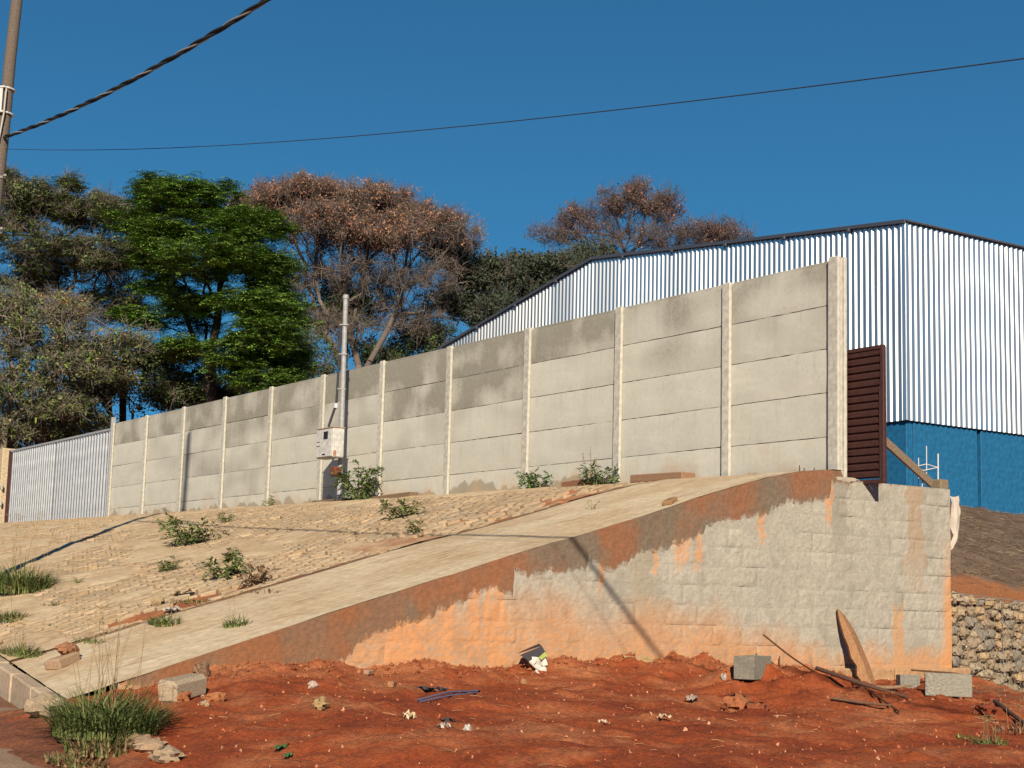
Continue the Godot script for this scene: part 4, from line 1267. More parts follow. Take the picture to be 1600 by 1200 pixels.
# ---------------------------------------------------------------- poles and cables
func sag(a: Vector3, b: Vector3, s: float, n: int) -> PackedVector3Array:
	var o := PackedVector3Array()
	for i in n + 1:
		var t := float(i) / n
		o.push_back(a.lerp(b, t) - Vector3(0, 4.0 * s * t * (1.0 - t), 0))
	return o
func flat_r(n: int, r: float) -> PackedFloat32Array:
	var o := PackedFloat32Array()
	for i in n: o.push_back(r)
	return o
func build_poles() -> void:
	# utility pole at the kerb, its shaft at the left picture edge
	var P := Vector3(-7.89, -1.95, 7.25)
	var pole := thing("utility_pole", "weathered brown wooden utility pole at the left picture edge", "pole", P)
	var q := MB.new()
	q.col = Color(0.21, 0.165, 0.13)
	var pts := PackedVector3Array()
	var rad := PackedFloat32Array()
	for i in 21:
		var h := 10.75 * i / 20.0
		pts.push_back(Vector3(0.557, 0, -0.83) * (0.03 * (h - 6.8) - 0.02) + Vector3(0.0, h - 0.2, 0.0) + Vector3(N(h * 0.6, 500.0), 0, N(h * 0.6, 501.0)) * 0.012)
		rad.push_back(lerpf(0.10, 0.066, i / 20.0))
	q.tube(pts, rad, 14)
	obj("shaft", q, M.wood, pole)
	for y in [6.62, 6.95]:
		q = MB.new()
		q.col = Color(0.5, 0.49, 0.46)
		var ring := PackedVector3Array()
		for k in 17: ring.push_back(Vector3(cos(TAU * k / 16.0) * 0.087, y + 0.012 * sin(TAU * k / 16.0), sin(TAU * k / 16.0) * 0.087))
		q.tube(ring, flat_r(17, 0.014), 6, false)
		obj("band", q, M.plain, pole)
	q = MB.new()
	q.col = Color(0.55, 0.53, 0.5)
	q.box(Transform3D(Basis(Vector3.UP, 0.7), Vector3(0.06, 6.78, 0.10)), Vector3(0.05, 0.34, 0.02), 0.004)
	q.box(Transform3D(Basis(Vector3.UP, 0.7), Vector3(0.05, 6.62, 0.12)), Vector3(0.16, 0.025, 0.025), 0.004)
	q.box(Transform3D(Basis(Vector3.UP, 0.7), Vector3(0.05, 6.95, 0.12)), Vector3(0.16, 0.025, 0.025), 0.004)
	obj("bracket", q, M.plain, pole)
	q = MB.new()
	q.col = Color(0.45, 0.42, 0.38)
	q.tube(PackedVector3Array([Vector3(0.11, 6.93, 0.05), Vector3(0.115, 6.6, 0.06), Vector3(0.07, 6.2, 0.09), Vector3(0.03, 5.8, 0.11), Vector3(0.02, 5.2, 0.115)]), flat_r(5, 0.011), 5)
	obj("loose_wire", q, M.plain, pole)
	for y in [5.75, 5.05]:
		q = MB.new()
		q.col = Color(0.3, 0.28, 0.26)
		q.cyl(Vector3(-0.025, y, 0.035), Vector3(-0.025, y + 0.03, 0.035), 0.094, 0.094, 12, false)
		q.box(Transform3D(Basis.IDENTITY, Vector3(0.13, y + 0.02, 0.0)), Vector3(0.09, 0.03, 0.03), 0.004)
		obj("clamp", q, M.plain, pole)
	# twisted bundle running along the road, then the thin line
	var a := Vector3(-7.80, 4.34, 7.27)
	var b := Vector3(14.2, 3.26, 8.37)
	var mid := sag(a, b, 0.6655, 200)
	q = MB.new()
	for s in 3:
		q.col = [Color(0.02, 0.02, 0.023), Color(0.025, 0.024, 0.026), Color(0.23, 0.22, 0.21)][s]
		var tw := PackedVector3Array()
		for i in mid.size():
			var an := i * 0.55 + TAU * s / 3.0
			tw.push_back(mid[i] + Vector3(0.15 * sin(an) * -0.06, cos(an) * 0.014, sin(an) * 0.014))
		q.tube(tw, flat_r(tw.size(), 0.0135 if s < 2 else 0.009), 5)
	tag(obj("twisted_cable", q, M.plain), "thick twisted black cable rising to the right from the utility pole", "cable")
	q = MB.new()
	q.col = Color(0.03, 0.03, 0.035)
	var e := Vector3(8.083, 1.091, 6.691)
	q.tube(sag(Vector3(-7.86, 4.2, 7.24), e, 0.17, 60), flat_r(61, 0.0036), 5)
	tag(obj("thin_cable", q, M.plain), "thin black cable crossing the whole sky", "cable")
	# service pole with the meter box
	var sp := thing("service_pole", "slim grey steel service pole with white meter box in front of the wall", "pole", Vector3(-11.32, 0.12, 0.36))
	q = MB.new()
	q.cyl(Vector3(0, -0.2, 0), Vector3(-0.07, 3.55, 0), 0.046, 0.042, 14)
	obj("shaft", q, M.steel, sp)
	q = MB.new()
	q.cyl(Vector3(-0.07, 3.53, 0), Vector3(-0.07, 3.6, 0), 0.054, 0.05, 14)
	obj("cap", q, M.steel, sp)
	q = MB.new()
	q.col = Color(0.045, 0.045, 0.05)
	q.tube(PackedVector3Array([Vector3(-0.10, 3.05, 0.06), Vector3(-0.11, 2.4, 0.06), Vector3(-0.12, 1.75, 0.07), Vector3(-0.14, 1.66, 0.08), Vector3(-0.24, 1.45, 0.10), Vector3(-0.28, 1.36, 0.11), Vector3(-0.29, 1.26, 0.11)]), flat_r(7, 0.022), 8)
	obj("conduit", q, M.plain, sp)
	for y in [1.95, 2.55, 3.06]:
		q = MB.new()
		q.col = Color(0.32, 0.31, 0.30)
		q.cyl(Vector3(-0.045, y, 0), Vector3(-0.045, y + 0.03, 0), 0.056, 0.056, 12)
		q.box(Transform3D(Basis.IDENTITY, Vector3(-0.10, y + 0.015, 0.05)), Vector3(0.065, 0.025, 0.06), 0.006)
		obj("clamp", q, M.plain, sp)
	q = MB.new()
	q.col = Color(0.5, 0.5, 0.5)
	q.cyl(Vector3(-0.125, 1.64, 0.07), Vector3(-0.13, 1.72, 0.07), 0.04, 0.036, 10)
	obj("coupling", q, M.plain, sp)
	q = MB.new()
	q.col = Color(0.62, 0.60, 0.55)
	q.box(Transform3D(Basis.IDENTITY, Vector3(-0.085, 1.02, 0.17)), Vector3(0.60, 0.50, 0.22), 0.018)
	var mbx := obj("meter_box", q, M.concrete, sp)
	q = MB.new()
	q.col = Color(0.50, 0.34, 0.22)
	q.box(Transform3D(Basis.IDENTITY, Vector3(-0.085, 1.275, 0.17)), Vector3(0.62, 0.014, 0.235), 0.004)
	obj("rusty_lid", q, M.concrete, mbx)
	q = MB.new()
	q.col = Color(0.42, 0.22, 0.12)
	q.box(Transform3D(Basis.IDENTITY, Vector3(0.2165, 0.84, 0.24)), Vector3(0.006, 0.09, 0.05), 0.003)
	obj("rust_patch", q, M.concrete, mbx)
	q = MB.new()
	q.col = Color(0.66, 0.64, 0.59)
	q.box(Transform3D(Basis.IDENTITY, Vector3(-0.09, 1.01, 0.285)), Vector3(0.54, 0.44, 0.012), 0.004)
	var door := obj("door", q, M.concrete, mbx)
	q = MB.new()
	q.box(Transform3D(Basis.IDENTITY, Vector3(-0.03, 1.15, 0.293)), Vector3(0.15, 0.13, 0.008), 0.002)
	obj("window", q, M.black, mbx)
	for y in [0.98, 1.05]:
		q = MB.new()
		q.box(Transform3D(Basis.IDENTITY, Vector3(-0.29, y, 0.293)), Vector3(0.11, 0.008, 0.006))
		obj("slot", q, M.black, mbx)
	q = MB.new()
	q.box(Transform3D(Basis.IDENTITY, Vector3(-0.08, 0.83, 0.295)), Vector3(0.10, 0.02, 0.012), 0.003)
	obj("latch", q, M.black, mbx)
	q = MB.new()
	q.col = Color(0.30, 0.10, 0.055)
	q.box(Transform3D(Basis.IDENTITY, Vector3(0.04, 0.55, 0.11)), Vector3(0.17, 0.15, 0.13), 0.012)
	obj("junction_box", q, M.brick, sp)
	# street lamp seen through the trees
	var lp := Vector3(-43.717, 3.758, -7.875)
	lp.y = 0.0
	var lamp := thing("street_lamp", "small dark street lamp in the gap between the trees", "street lamp", lp)
	q = MB.new()
	q.cyl(Vector3.ZERO, Vector3(0, 5.35, 0), 0.07, 0.05, 8)
	obj("post", q, M.black, lamp)
	q = MB.new()
	q.box(Transform3D(Basis(Vector3.UP, -0.6) * Basis(Vector3(0, 0, 1), 0.12), Vector3(0.14, 5.4, -0.18)), Vector3(0.42, 0.10, 0.2), 0.04)
	obj("lamp_head", q, M.black, lamp)

# ---------------------------------------------------------------- on top of the retaining wall: brown gate, strut, rods
func build_top_of_wall() -> void:
	var g := thing("slatted_gate", "dark brown steel gate leaf of horizontal slats at the end of the wall", "gate", Vector3(-0.62, -0.04, -0.2))
	var q := MB.new()
	q.bar(Vector3(0.905, 0.0, 0), Vector3(0.905, 1.5, 0), 0.05, 0.05, 0.005)
	obj("stile", q, M.brown, g)
	q = MB.new()
	q.bar(Vector3(0.0, 0.0, 0), Vector3(0.0, 1.5, 0), 0.05, 0.05, 0.005)
	obj("stile", q, M.brown, g)
	for y in [0.0, 1.485]:
		q = MB.new()
		q.bar(Vector3(-0.02, y + 0.012, 0), Vector3(0.925, y + 0.012, 0), 0.052, 0.045, 0.005)
		obj("rail", q, M.brown, g)
	for i in 17:
		q = MB.new()
		var y := 0.055 + i * 0.0845
		# each slat a pressed channel: raised face with sloping lips
		var w0 := 0.028
		var w1 := 0.877
		if i < 12: w1 = 0.85
		var f := [Vector2(0.0, -0.012), Vector2(0.012, 0.012), Vector2(0.056, 0.018), Vector2(0.072, -0.006), Vector2(0.0835, -0.012)]
		for k in 4:
			q.quad(Vector3(w0, y + f[k].x, f[k].y), Vector3(w0, y + f[k + 1].x, f[k + 1].y), Vector3(w1, y + f[k + 1].x, f[k + 1].y), Vector3(w1, y + f[k].x, f[k].y))
		q.box(Transform3D(Basis.IDENTITY, Vector3((w0 + w1) * 0.5, y + 0.04, -0.016)), Vector3(w1 - w0, 0.0835, 0.004))
		obj("slat", q, M.brown, g)
	q = MB.new()
	q.bar(Vector3(0.868, 0.04, 0.012), Vector3(0.868, 1.06, 0.012), 0.018, 0.02, 0.003)
	obj("bolt_bar", q, M.brown, g)
	q = MB.new()
	q.col = Color(0.36, 0.255, 0.165)
	q.bar(Vector3(0.205, 0.45, -0.26), Vector3(-0.06, 0.035, -1.36), 0.035, 0.10, 0.005)
	tag(obj("wooden_strut", q, M.wood), "weathered grey plank propping the brown gate from behind", "plank")
	var rb := thing("rebar_stub", "pale steel rods with a stirrup sticking up at the wall end", "rebar", Vector3(-0.1, -0.03, -1.42))
	for r in [[0.03, -0.06, 0.42, 0.009], [-0.05, 0.18, 0.36, 0.006], [0.0, 0.10, 0.50, 0.006], [0.04, 0.22, 0.22, 0.006]]:
		q = MB.new()
		q.col = Color(0.55, 0.53, 0.50)
		q.tube(PackedVector3Array([Vector3(r[0], 0, r[1]), Vector3(r[0] + 0.006, r[2] * 0.6, r[1]), Vector3(r[0], r[2], r[1] - 0.008)]), flat_r(3, r[3]), 6)
		obj("rod", q, M.plain, rb)
	q = MB.new()
	q.col = Color(0.55, 0.53, 0.50)
	q.tube(PackedVector3Array([Vector3(0.03, 0.26, -0.06), Vector3(0.0, 0.29, 0.10), Vector3(-0.02, 0.24, 0.3), Vector3(0.03, 0.2, 0.22), Vector3(0.04, 0.24, 0.04), Vector3(0.03, 0.26, -0.06)]), flat_r(6, 0.006), 5)
	obj("stirrup", q, M.plain, rb)
	q = MB.new()
	q.col = Color(0.36, 0.27, 0.17)
	q.box(Transform3D(Basis(Vector3.UP, 0.05), Vector3(-0.07, 0.03, -1.52)), Vector3(0.13, 0.12, 0.15), 0.012)
	tag(obj("concrete_stub", q, M.block), "small broken block on the far top corner of the retaining wall", "block")
	# sack hanging over the end of the retaining wall
	q = MB.new()
	var pts := PackedVector3Array()
	for j in 13:
		for i in 7:
			var v := j / 12.0
			var u := i / 6.0
			var wd := 0.14 * (1.0 - 0.8 * v) + 0.05 * sin(v * 3.0)
			pts.push_back(Vector3(-0.05 + 0.05 * sin(u * PI) + N(u * 5.0, v * 2.5, 600.0) * 0.045 + N(u * 9.0, v * 3.0, 602.0) * 0.02, -0.10 - 0.6 * v + N(u * 4.0, v, 601.0) * 0.03, -1.63 - u * wd - 0.05 * sin(v * PI)))
	q.col = Color(0.47, 0.40, 0.33)
	q.grid(pts, PackedColorArray(), 6, 12)
	tag(obj("torn_sack", q, M.plain), "torn pale plastic sack hanging down the end of the retaining wall", "sack")
	# rods and a scrap of plastic where the walkway meets the wall
	rb = thing("rusty_rod", "three short rusty rods sticking up beside the wall's end post", "rebar", Vector3(-0.12, -0.03, 0.62))
	for r in [[0.05, 0.10, 0.13], [0.0, -0.02, 0.11], [0.03, -0.14, 0.12]]:
		q = MB.new()
		q.cyl(Vector3(r[0], -0.03, r[1]), Vector3(r[0] + 0.01, r[2], r[1] + 0.01), 0.006, 0.006, 5)
		obj("rod", q, M.rust, rb)
	q = MB.new()
	q.tube(PackedVector3Array([Vector3(0.05, 0.05, 0.10), Vector3(0.02, 0.055, -0.05), Vector3(0.0, 0.05, -0.2), Vector3(-0.03, 0.07, -0.3)]), flat_r(4, 0.005), 5)
	obj("tie", q, M.rust, rb)
	var bp := Vector3(-0.050, -0.011, 0.733)
	q = MB.new()
	q.quad(bp + Vector3(0, -0.02, 0.16), bp + Vector3(0.02, 0.04, 0.03), bp + Vector3(0.02, 0.03, -0.12), bp + Vector3(0.03, -0.01, -0.02))
	q.quad(bp + Vector3(-0.08, -0.02, 0.16), bp + Vector3(0, 0.04, 0.03), bp + Vector3(0.02, 0.05, -0.06), bp + Vector3(-0.09, -0.01, -0.02))
	tag(obj("plastic_scrap", q, M.black), "scrap of black plastic on the crest of the walkway", "plastic")
	lump("mortar_pad", "pad of pale mortar at the foot of the wall's end post", "mortar", Vector3(-0.16, -0.02, 0.08), Vector3(0.42, 0.07, 0.5), Color(0.5, 0.43, 0.33), M.concrete, 0.05, 0.12)
# ---------------------------------------------------------------- weeds and grass
func blade(q: MB, p: Vector3, dir: Vector3, h: float, w: float, bend: float) -> void:
	var side := Vector3(-dir.z, 0, dir.x).normalized() * w
	var last := p
	var lw := 1.0
	var segs := 4
	for k in range(1, segs + 1):
		var t := float(k) / segs
		var np := p + dir * (bend * t * t * h) + Vector3(0, h * (t - 0.45 * bend * t * t), 0)
		var nw := 1.0 - t * t
		q.quad(last - side * lw, np - side * nw, np + side * nw, last + side * lw)
		last = np
		lw = nw
func grass(label: String, at: Vector3, n: int, r: Vector2, h: float, cols: Array, stalks := 0) -> void:
	var t := thing("grass_tuft", label, "grass", at, "grass tufts on the ramp and dirt")
	var q := MB.new()
	for i in n:
		var an := rf(0, TAU)
		var k := sqrt(rng.randf())
		var p := Vector3(cos(an) * r.x * k, -0.02, sin(an) * r.y * k)
		var d := Vector3(cos(an), 0, sin(an)).lerp(Vector3(rf(-1, 1), 0, rf(-1, 1)), 0.5).normalized()
		q.col = cols[rng.randi() % cols.size()] * rf(0.75, 1.25)
		blade(q, p, d, h * rf(0.45, 1.1) * (1.15 - 0.5 * k), rf(0.004, 0.008), rf(0.25, 1.35))
	for i in stalks:
		var p := Vector3(rf(-r.x, r.x) * 0.5, 0, rf(-r.y, r.y) * 0.5)
		var d := Vector3(rf(-1, 1), 0, rf(-1, 1)) * 0.4
		q.col = Color(0.42, 0.30, 0.15)
		var tip := p + d * h * 1.2 + Vector3(0, h * rf(1.3, 1.9), 0)
		q.tube(PackedVector3Array([p, p.lerp(tip, 0.6) + Vector3(0, 0.06 * h, 0), tip]), PackedFloat32Array([0.0025, 0.002, 0.0012]), 3, false)
		for s in 3:
			q.cyl(tip, tip + Vector3(rf(-0.1, 0.1), rf(-0.02, 0.06), rf(-0.1, 0.1)), 0.0022, 0.001, 3, false)
	obj("blades", q, M.leaf, t).set_meta("kind", "stuff")
func weed(label: String, at: Vector3, h: float, r: float, stems: int, leaf: float, cols: Array, opt := {}) -> void:
	var t := thing(opt.get("name", "weed"), label, "weed", at, opt.get("group", "weeds on the ramp"))
	var st := MB.new()
	var lv := MB.new()
	for i in stems:
		var an := rf(0, TAU)
		var out := Vector3(cos(an), 0, sin(an))
		var hh := h * rf(0.55, 1.05)
		var pts := PackedVector3Array()
		var rad := PackedFloat32Array()
		for k in 6:
			var u := k / 5.0
			pts.push_back(out * (r * rf(0.85, 1.1) * pow(u, 1.3)) + Vector3(rf(-0.01, 0.01), hh * (u - 0.18 * u * u) - 0.02, rf(-0.01, 0.01)))
			rad.push_back(lerpf(0.007, 0.002, u) * (0.6 + h))
		st.col = opt.get("stem", Color(0.16, 0.16, 0.06))
		st.tube(pts, rad, 4, false)
		for k in int(opt.get("per", 9)):
			var u := rf(float(opt.get("from", 0.2)), 1.0)
			var f := u * 5.0
			var p := pts[int(minf(f, 4.0))].lerp(pts[mini(int(f) + 1, 5)], f - int(minf(f, 4.0)))
			var d := (out * 0.5 + rdir() + Vector3(0, 0.15, 0)).normalized()
			var s := d.cross(Vector3.UP + rdir() * 0.5).normalized()
			# a compound leaf of paired leaflets
			for m in 4:
				var c := p + d * leaf * (0.25 + 0.28 * m) + Vector3(0, -0.12 * leaf * m * m * 0.3, 0)
				for sg in [-1.0, 1.0]:
					lv.col = cols[rng.randi() % cols.size()] * rf(0.75, 1.3)
					var tip: Vector3 = c + (s * sg * 0.75 + d * 0.6 + Vector3(0, rf(-0.4, 0.2), 0)) * leaf * 0.55
					var w := (tip - c).cross(Vector3.UP + rdir() * 0.4).normalized() * leaf * 0.13
					lv.quad(c, c.lerp(tip, 0.5) - w, tip, c.lerp(tip, 0.5) + w)
	obj("stem", st, M.leaf, t)
	var o := obj("foliage", lv, M.leaf, t)
	o.set_meta("kind", "stuff")
func build_plants() -> void:
	var gr := [Color(0.105, 0.145, 0.04), Color(0.145, 0.185, 0.055), Color(0.075, 0.105, 0.03), Color(0.20, 0.21, 0.075)]
	var lush := [Color(0.045, 0.10, 0.022), Color(0.065, 0.13, 0.03), Color(0.10, 0.16, 0.04)]
	var tired := [Color(0.12, 0.15, 0.05), Color(0.18, 0.18, 0.07), Color(0.25, 0.20, 0.09), Color(0.075, 0.115, 0.03)]
	var gone := [Color(0.24, 0.15, 0.08), Color(0.17, 0.10, 0.055), Color(0.30, 0.2, 0.11)]
	# along the precast wall
	weed("tall leafy weed against the wall below the meter box", Vector3(-10.541, 0.125, 0.420), 0.78, 0.36, 14, 0.15, lush + gr)
	weed("small bush at the foot of the wall, right of the middle", Vector3(-5.828, 0.107, 0.200), 0.40, 0.24, 9, 0.10, lush)
	weed("bush with tall dry stalks beside the reddish brick at the wall", Vector3(-4.294, 0.071, 0.220), 0.38, 0.26, 10, 0.10, lush + [Color(0.2, 0.18, 0.07)])
	weed("thin dry stalks rising from the bush beside the reddish brick", Vector3(-4.545, 0.102, 0.180), 0.62, 0.14, 6, 0.035, gone, {"per": 4, "from": 0.6, "stem": Color(0.3, 0.22, 0.12)})
	weed("small weed at the wall foot left of the meter box", Vector3(-14.342, 0.072, 0.200), 0.36, 0.12, 5, 0.08, gr)
	weed("low dry weed on the kerb stone at the service pole foot", Vector3(-11.949, 0.065, 0.300), 0.15, 0.16, 6, 0.05, tired)
	weed("tiny weed at the wall foot beside the pole shadow", Vector3(-19.344, 0.195, 0.200), 0.24, 0.12, 4, 0.06, tired)
	weed("small sprig at the wall foot in the third bay from the gate", Vector3(-16.617, 0.081, 0.250), 0.22, 0.1, 4, 0.06, gr)
	# on the ramp
	weed("leafy weed alone on the sandy ramp below the far wall bays", Vector3(-8.053, -0.763, 4.351), 0.42, 0.40, 12, 0.13, gr)
	weed("low weed near the far wall just above the lone leafy weed", Vector3(-10.578, -0.302, 2.685), 0.16, 0.2, 5, 0.07, gr)
	weed("weed on the worn pavers below the wall's middle", Vector3(-5.189, -0.399, 2.678), 0.26, 0.26, 9, 0.10, gr)
	weed("tiny sprig just below the weed on the worn pavers", Vector3(-3.444, -0.657, 3.491), 0.16, 0.06, 4, 0.06, gr)
	weed("leafy weed beside the dry brown weed in the middle of the ramp", Vector3(-3.816, -1.251, 5.672), 0.24, 0.24, 11, 0.10, gr)
	weed("tall topped weed just above the leafy weed in the middle", Vector3(-5.084, -1.055, 5.109), 0.22, 0.16, 6, 0.08, gr + [Color(0.2, 0.1, 0.05)])
	weed("dry brown dead weed in the middle of the ramp", Vector3(-2.733, -1.340, 5.847), 0.26, 0.22, 14, 0.07, gone, {"stem": Color(0.2, 0.12, 0.07), "per": 6})
	weed("small rosette weed with one stalk on the sandy ramp", Vector3(-5.608, -1.174, 5.606), 0.18, 0.14, 7, 0.07, gr)
	weed("faint dry plant standing on the upper walkway", Vector3(-1.236, -0.450, 2.610), 0.2, 0.08, 4, 0.03, gone, {"per": 2})
	grass("grass clump on the walkway above the retaining wall", Vector3(-0.770, -1.711, 6.852), 150, Vector2(0.14, 0.12), 0.17, gr, 2)
	grass("leafy grass clump below the red soil hollow", Vector3(-1.918, -1.732, 7.072), 260, Vector2(0.30, 0.12), 0.18, gr + tired, 2)
	grass("dry grass around the red soil hollow", Vector3(-2.745, -1.516, 6.473), 120, Vector2(0.4, 0.16), 0.10, gone + tired)
	grass("dead grass trailing right of the red soil hollow", Vector3(-2.064, -1.403, 5.994), 110, Vector2(0.35, 0.12), 0.09, gone)
	grass("big dark grass tuft on the ramp at the left picture edge", Vector3(-7.134, -1.468, 6.899), 1300, Vector2(0.50, 0.42), 0.50, gr, 16)
	grass("flat grass patch below the big tuft at the left edge", Vector3(-4.998, -1.763, 7.629), 380, Vector2(0.42, 0.2), 0.20, gr + tired, 3)
	grass("thin dry grass streak right of the flat grass patch", Vector3(-5.240, -1.598, 7.089), 90, Vector2(0.3, 0.1), 0.08, tired)
	grass("grass growing along the walkway joint at the left edge", Vector3(-2.592, -2.034, 8.180), 420, Vector2(0.48, 0.14), 0.17, gr + tired, 10)
	grass("low grass along the walkway joint near the brick chunks", Vector3(-2.231, -1.901, 7.675), 170, Vector2(0.36, 0.10), 0.10, gr, 3)
	grass("small lone sprout on the sand left of the middle", Vector3(-6.476, -1.350, 6.383), 26, Vector2(0.06, 0.05), 0.15, gr)
	grass("tiny sprout on the sand by the left grass", Vector3(-3.752, -1.791, 7.541), 30, Vector2(0.08, 0.05), 0.06, gr)
	grass("tiny sprout further up the walkway edge", Vector3(-0.498, -1.384, 5.732), 24, Vector2(0.07, 0.05), 0.05, gr)
	grass("tiny weed tuft in the middle of the walkway", Vector3(-8.972, -0.294, 2.541), 30, Vector2(0.1, 0.05), 0.06, tired)
	# at the road
	grass("large overgrown grass tuft at the broken end of the kerb", Vector3(1.666, -2.411, 8.880) + Vector3(0, 0.02, 0), 1500, Vector2(0.42, 0.34), 0.46, gr + [Color(0.14, 0.17, 0.06)], 22)
	grass("yellowed grass spilling onto the road below the kerb tuft", Vector3(2.081, -2.463, 9.047), 420, Vector2(0.36, 0.22), 0.22, tired + gone)
	grass("matted dry grass at the road edge", Vector3(2.242, -2.505, 9.267), 260, Vector2(0.4, 0.16), 0.10, gone + tired)
	grass("small weed tuft with dry stalks in the dirt on the far right", Vector3(4.719, -2.336, 3.556), 70, Vector2(0.13, 0.12), 0.10, gr + tired, 6)
	grass("sparse green sprout in the dirt left of the far right tuft", Vector3(4.401, -2.321, 3.417), 30, Vector2(0.1, 0.1), 0.06, gr)
	grass("patch of dry grass around the fallen sticks", Vector3(2.453, -2.223, 2.502), 420, Vector2(0.5, 0.35), 0.07, gone)
	grass("dry grass between the two grey blocks on the right", Vector3(1.890, -2.232, 1.056), 300, Vector2(0.4, 0.4), 0.08, gone + [Color(0.36, 0.26, 0.14)])
	grass("dry grass spread in front of the gabion stones", Vector3(3.141, -2.285, 1.426), 380, Vector2(0.5, 0.5), 0.07, gone + [Color(0.36, 0.26, 0.14)])
	grass("wispy dry stalks in the far right dirt", Vector3(4.183, -2.311, 2.620), 60, Vector2(0.2, 0.2), 0.12, gone, 6)

# ---------------------------------------------------------------- blocks, wood and litter
func hollow_block(label: String, at: Vector3, turn: Basis, size: Vector3, col: Color) -> void:
	# two-celled concrete block lying with its cells upwards in its own frame
	var t := thing("concrete_block", label, "block", at, "loose hollow concrete blocks")
	t.basis = turn
	var h := size * 0.5
	var w := 0.028
	var q := MB.new()
	q.col = col
	for s in [-1.0, 1.0]:
		q.box(Transform3D(Basis.IDENTITY, Vector3(0, 0, s * (h.z - w * 0.5))), Vector3(size.x, size.y, w), 0.004)
		q.box(Transform3D(Basis.IDENTITY, Vector3(s * (h.x - w * 0.5) * 0.999, 0, 0)), Vector3(w, size.y - 0.004, size.z - 2.0 * w), 0.0)
	q.box(Transform3D(Basis.IDENTITY, Vector3.ZERO), Vector3(w, size.y - 0.006, size.z - 2.0 * w), 0.0)
	obj("shell", q, M.block, t)
	q = MB.new()
	q.col = Color(0.3, 0.11, 0.05)
	q.box(Transform3D(Basis.IDENTITY, Vector3(0, -h.y * 0.5, 0)), Vector3(size.x - 2.4 * w, size.y * 0.5, size.z - 2.2 * w), 0.0)
	obj("soil_fill", q, M.dirt, t)
func lump(called: String, label: String, category: String, at: Vector3, size: Vector3, col: Color, m: Material, turn := 0.0, rough := 0.35, group := "") -> void:
	var o := put(called, rock_mesh(size * 0.5 / 0.85, rough, col, m, 5))
	o.transform = Transform3D(Basis(Vector3.UP, turn), at)
	tag(o, label, category, group)
func slab(called: String, label: String, category: String, at: Vector3, size: Vector3, col: Color, m: Material, bs: Basis, bev := 0.012, group := "") -> void:
	# brick-like piece with chipped, uneven faces
	var q := MB.new()
	q.col = col
	q.box(Transform3D.IDENTITY, size, bev)
	for i in q.v.size():
		var p := q.v[i]
		var s := p * 9.0 + at * 3.0
		q.v[i] = p + Vector3(N(s.x, s.y, s.z), N(s.y + 9.0, s.z, s.x), N(s.z, s.x + 5.0, s.y)) * minf(size.y, 0.09) * 0.13
	var o := obj(called, q, m)
	o.transform = Transform3D(bs, at)
	tag(o, label, category, group)
func rag(called: String, label: String, category: String, at: Vector3, w: float, h: float, col: Color, curl: float, bs := Basis.IDENTITY) -> void:
	# crumpled sheet
	var q := MB.new()
	q.col = col
	var pts := PackedVector3Array()
	for j in 9:
		for i in 9:
			var u := i / 8.0 - 0.5
			var v := j / 8.0 - 0.5
			var e := 1.0 - 0.35 * absf(N(u * 4.0 + at.x, v * 4.0, 700.0))
			pts.push_back(Vector3(u * w * e, curl * (0.7 * N(u * 2.6 + at.x, v * 2.6 + at.z, 710.0) + 0.25 * N(u * 6.0, v * 6.0, 711.0)), v * h * e))
	q.grid(pts, PackedColorArray(), 8, 8)
	var o := obj(called, q, M.plain)
	o.transform = Transform3D(bs, at)
	tag(o, label, category)
func on_dirt(p: Vector3, up := 0.0) -> Vector3:
	return Vector3(p.x, dirt_top(p.x, p.z) + up, p.z)
func on_ramp(p: Vector3, up := 0.0) -> Vector3:
	return Vector3(p.x, ramp(p.x, p.z) + up, p.z)
func slope_basis(turn: float) -> Basis:
	return Basis(Vector3(1, 0, 0), 0.28) * Basis(Vector3.UP, turn)
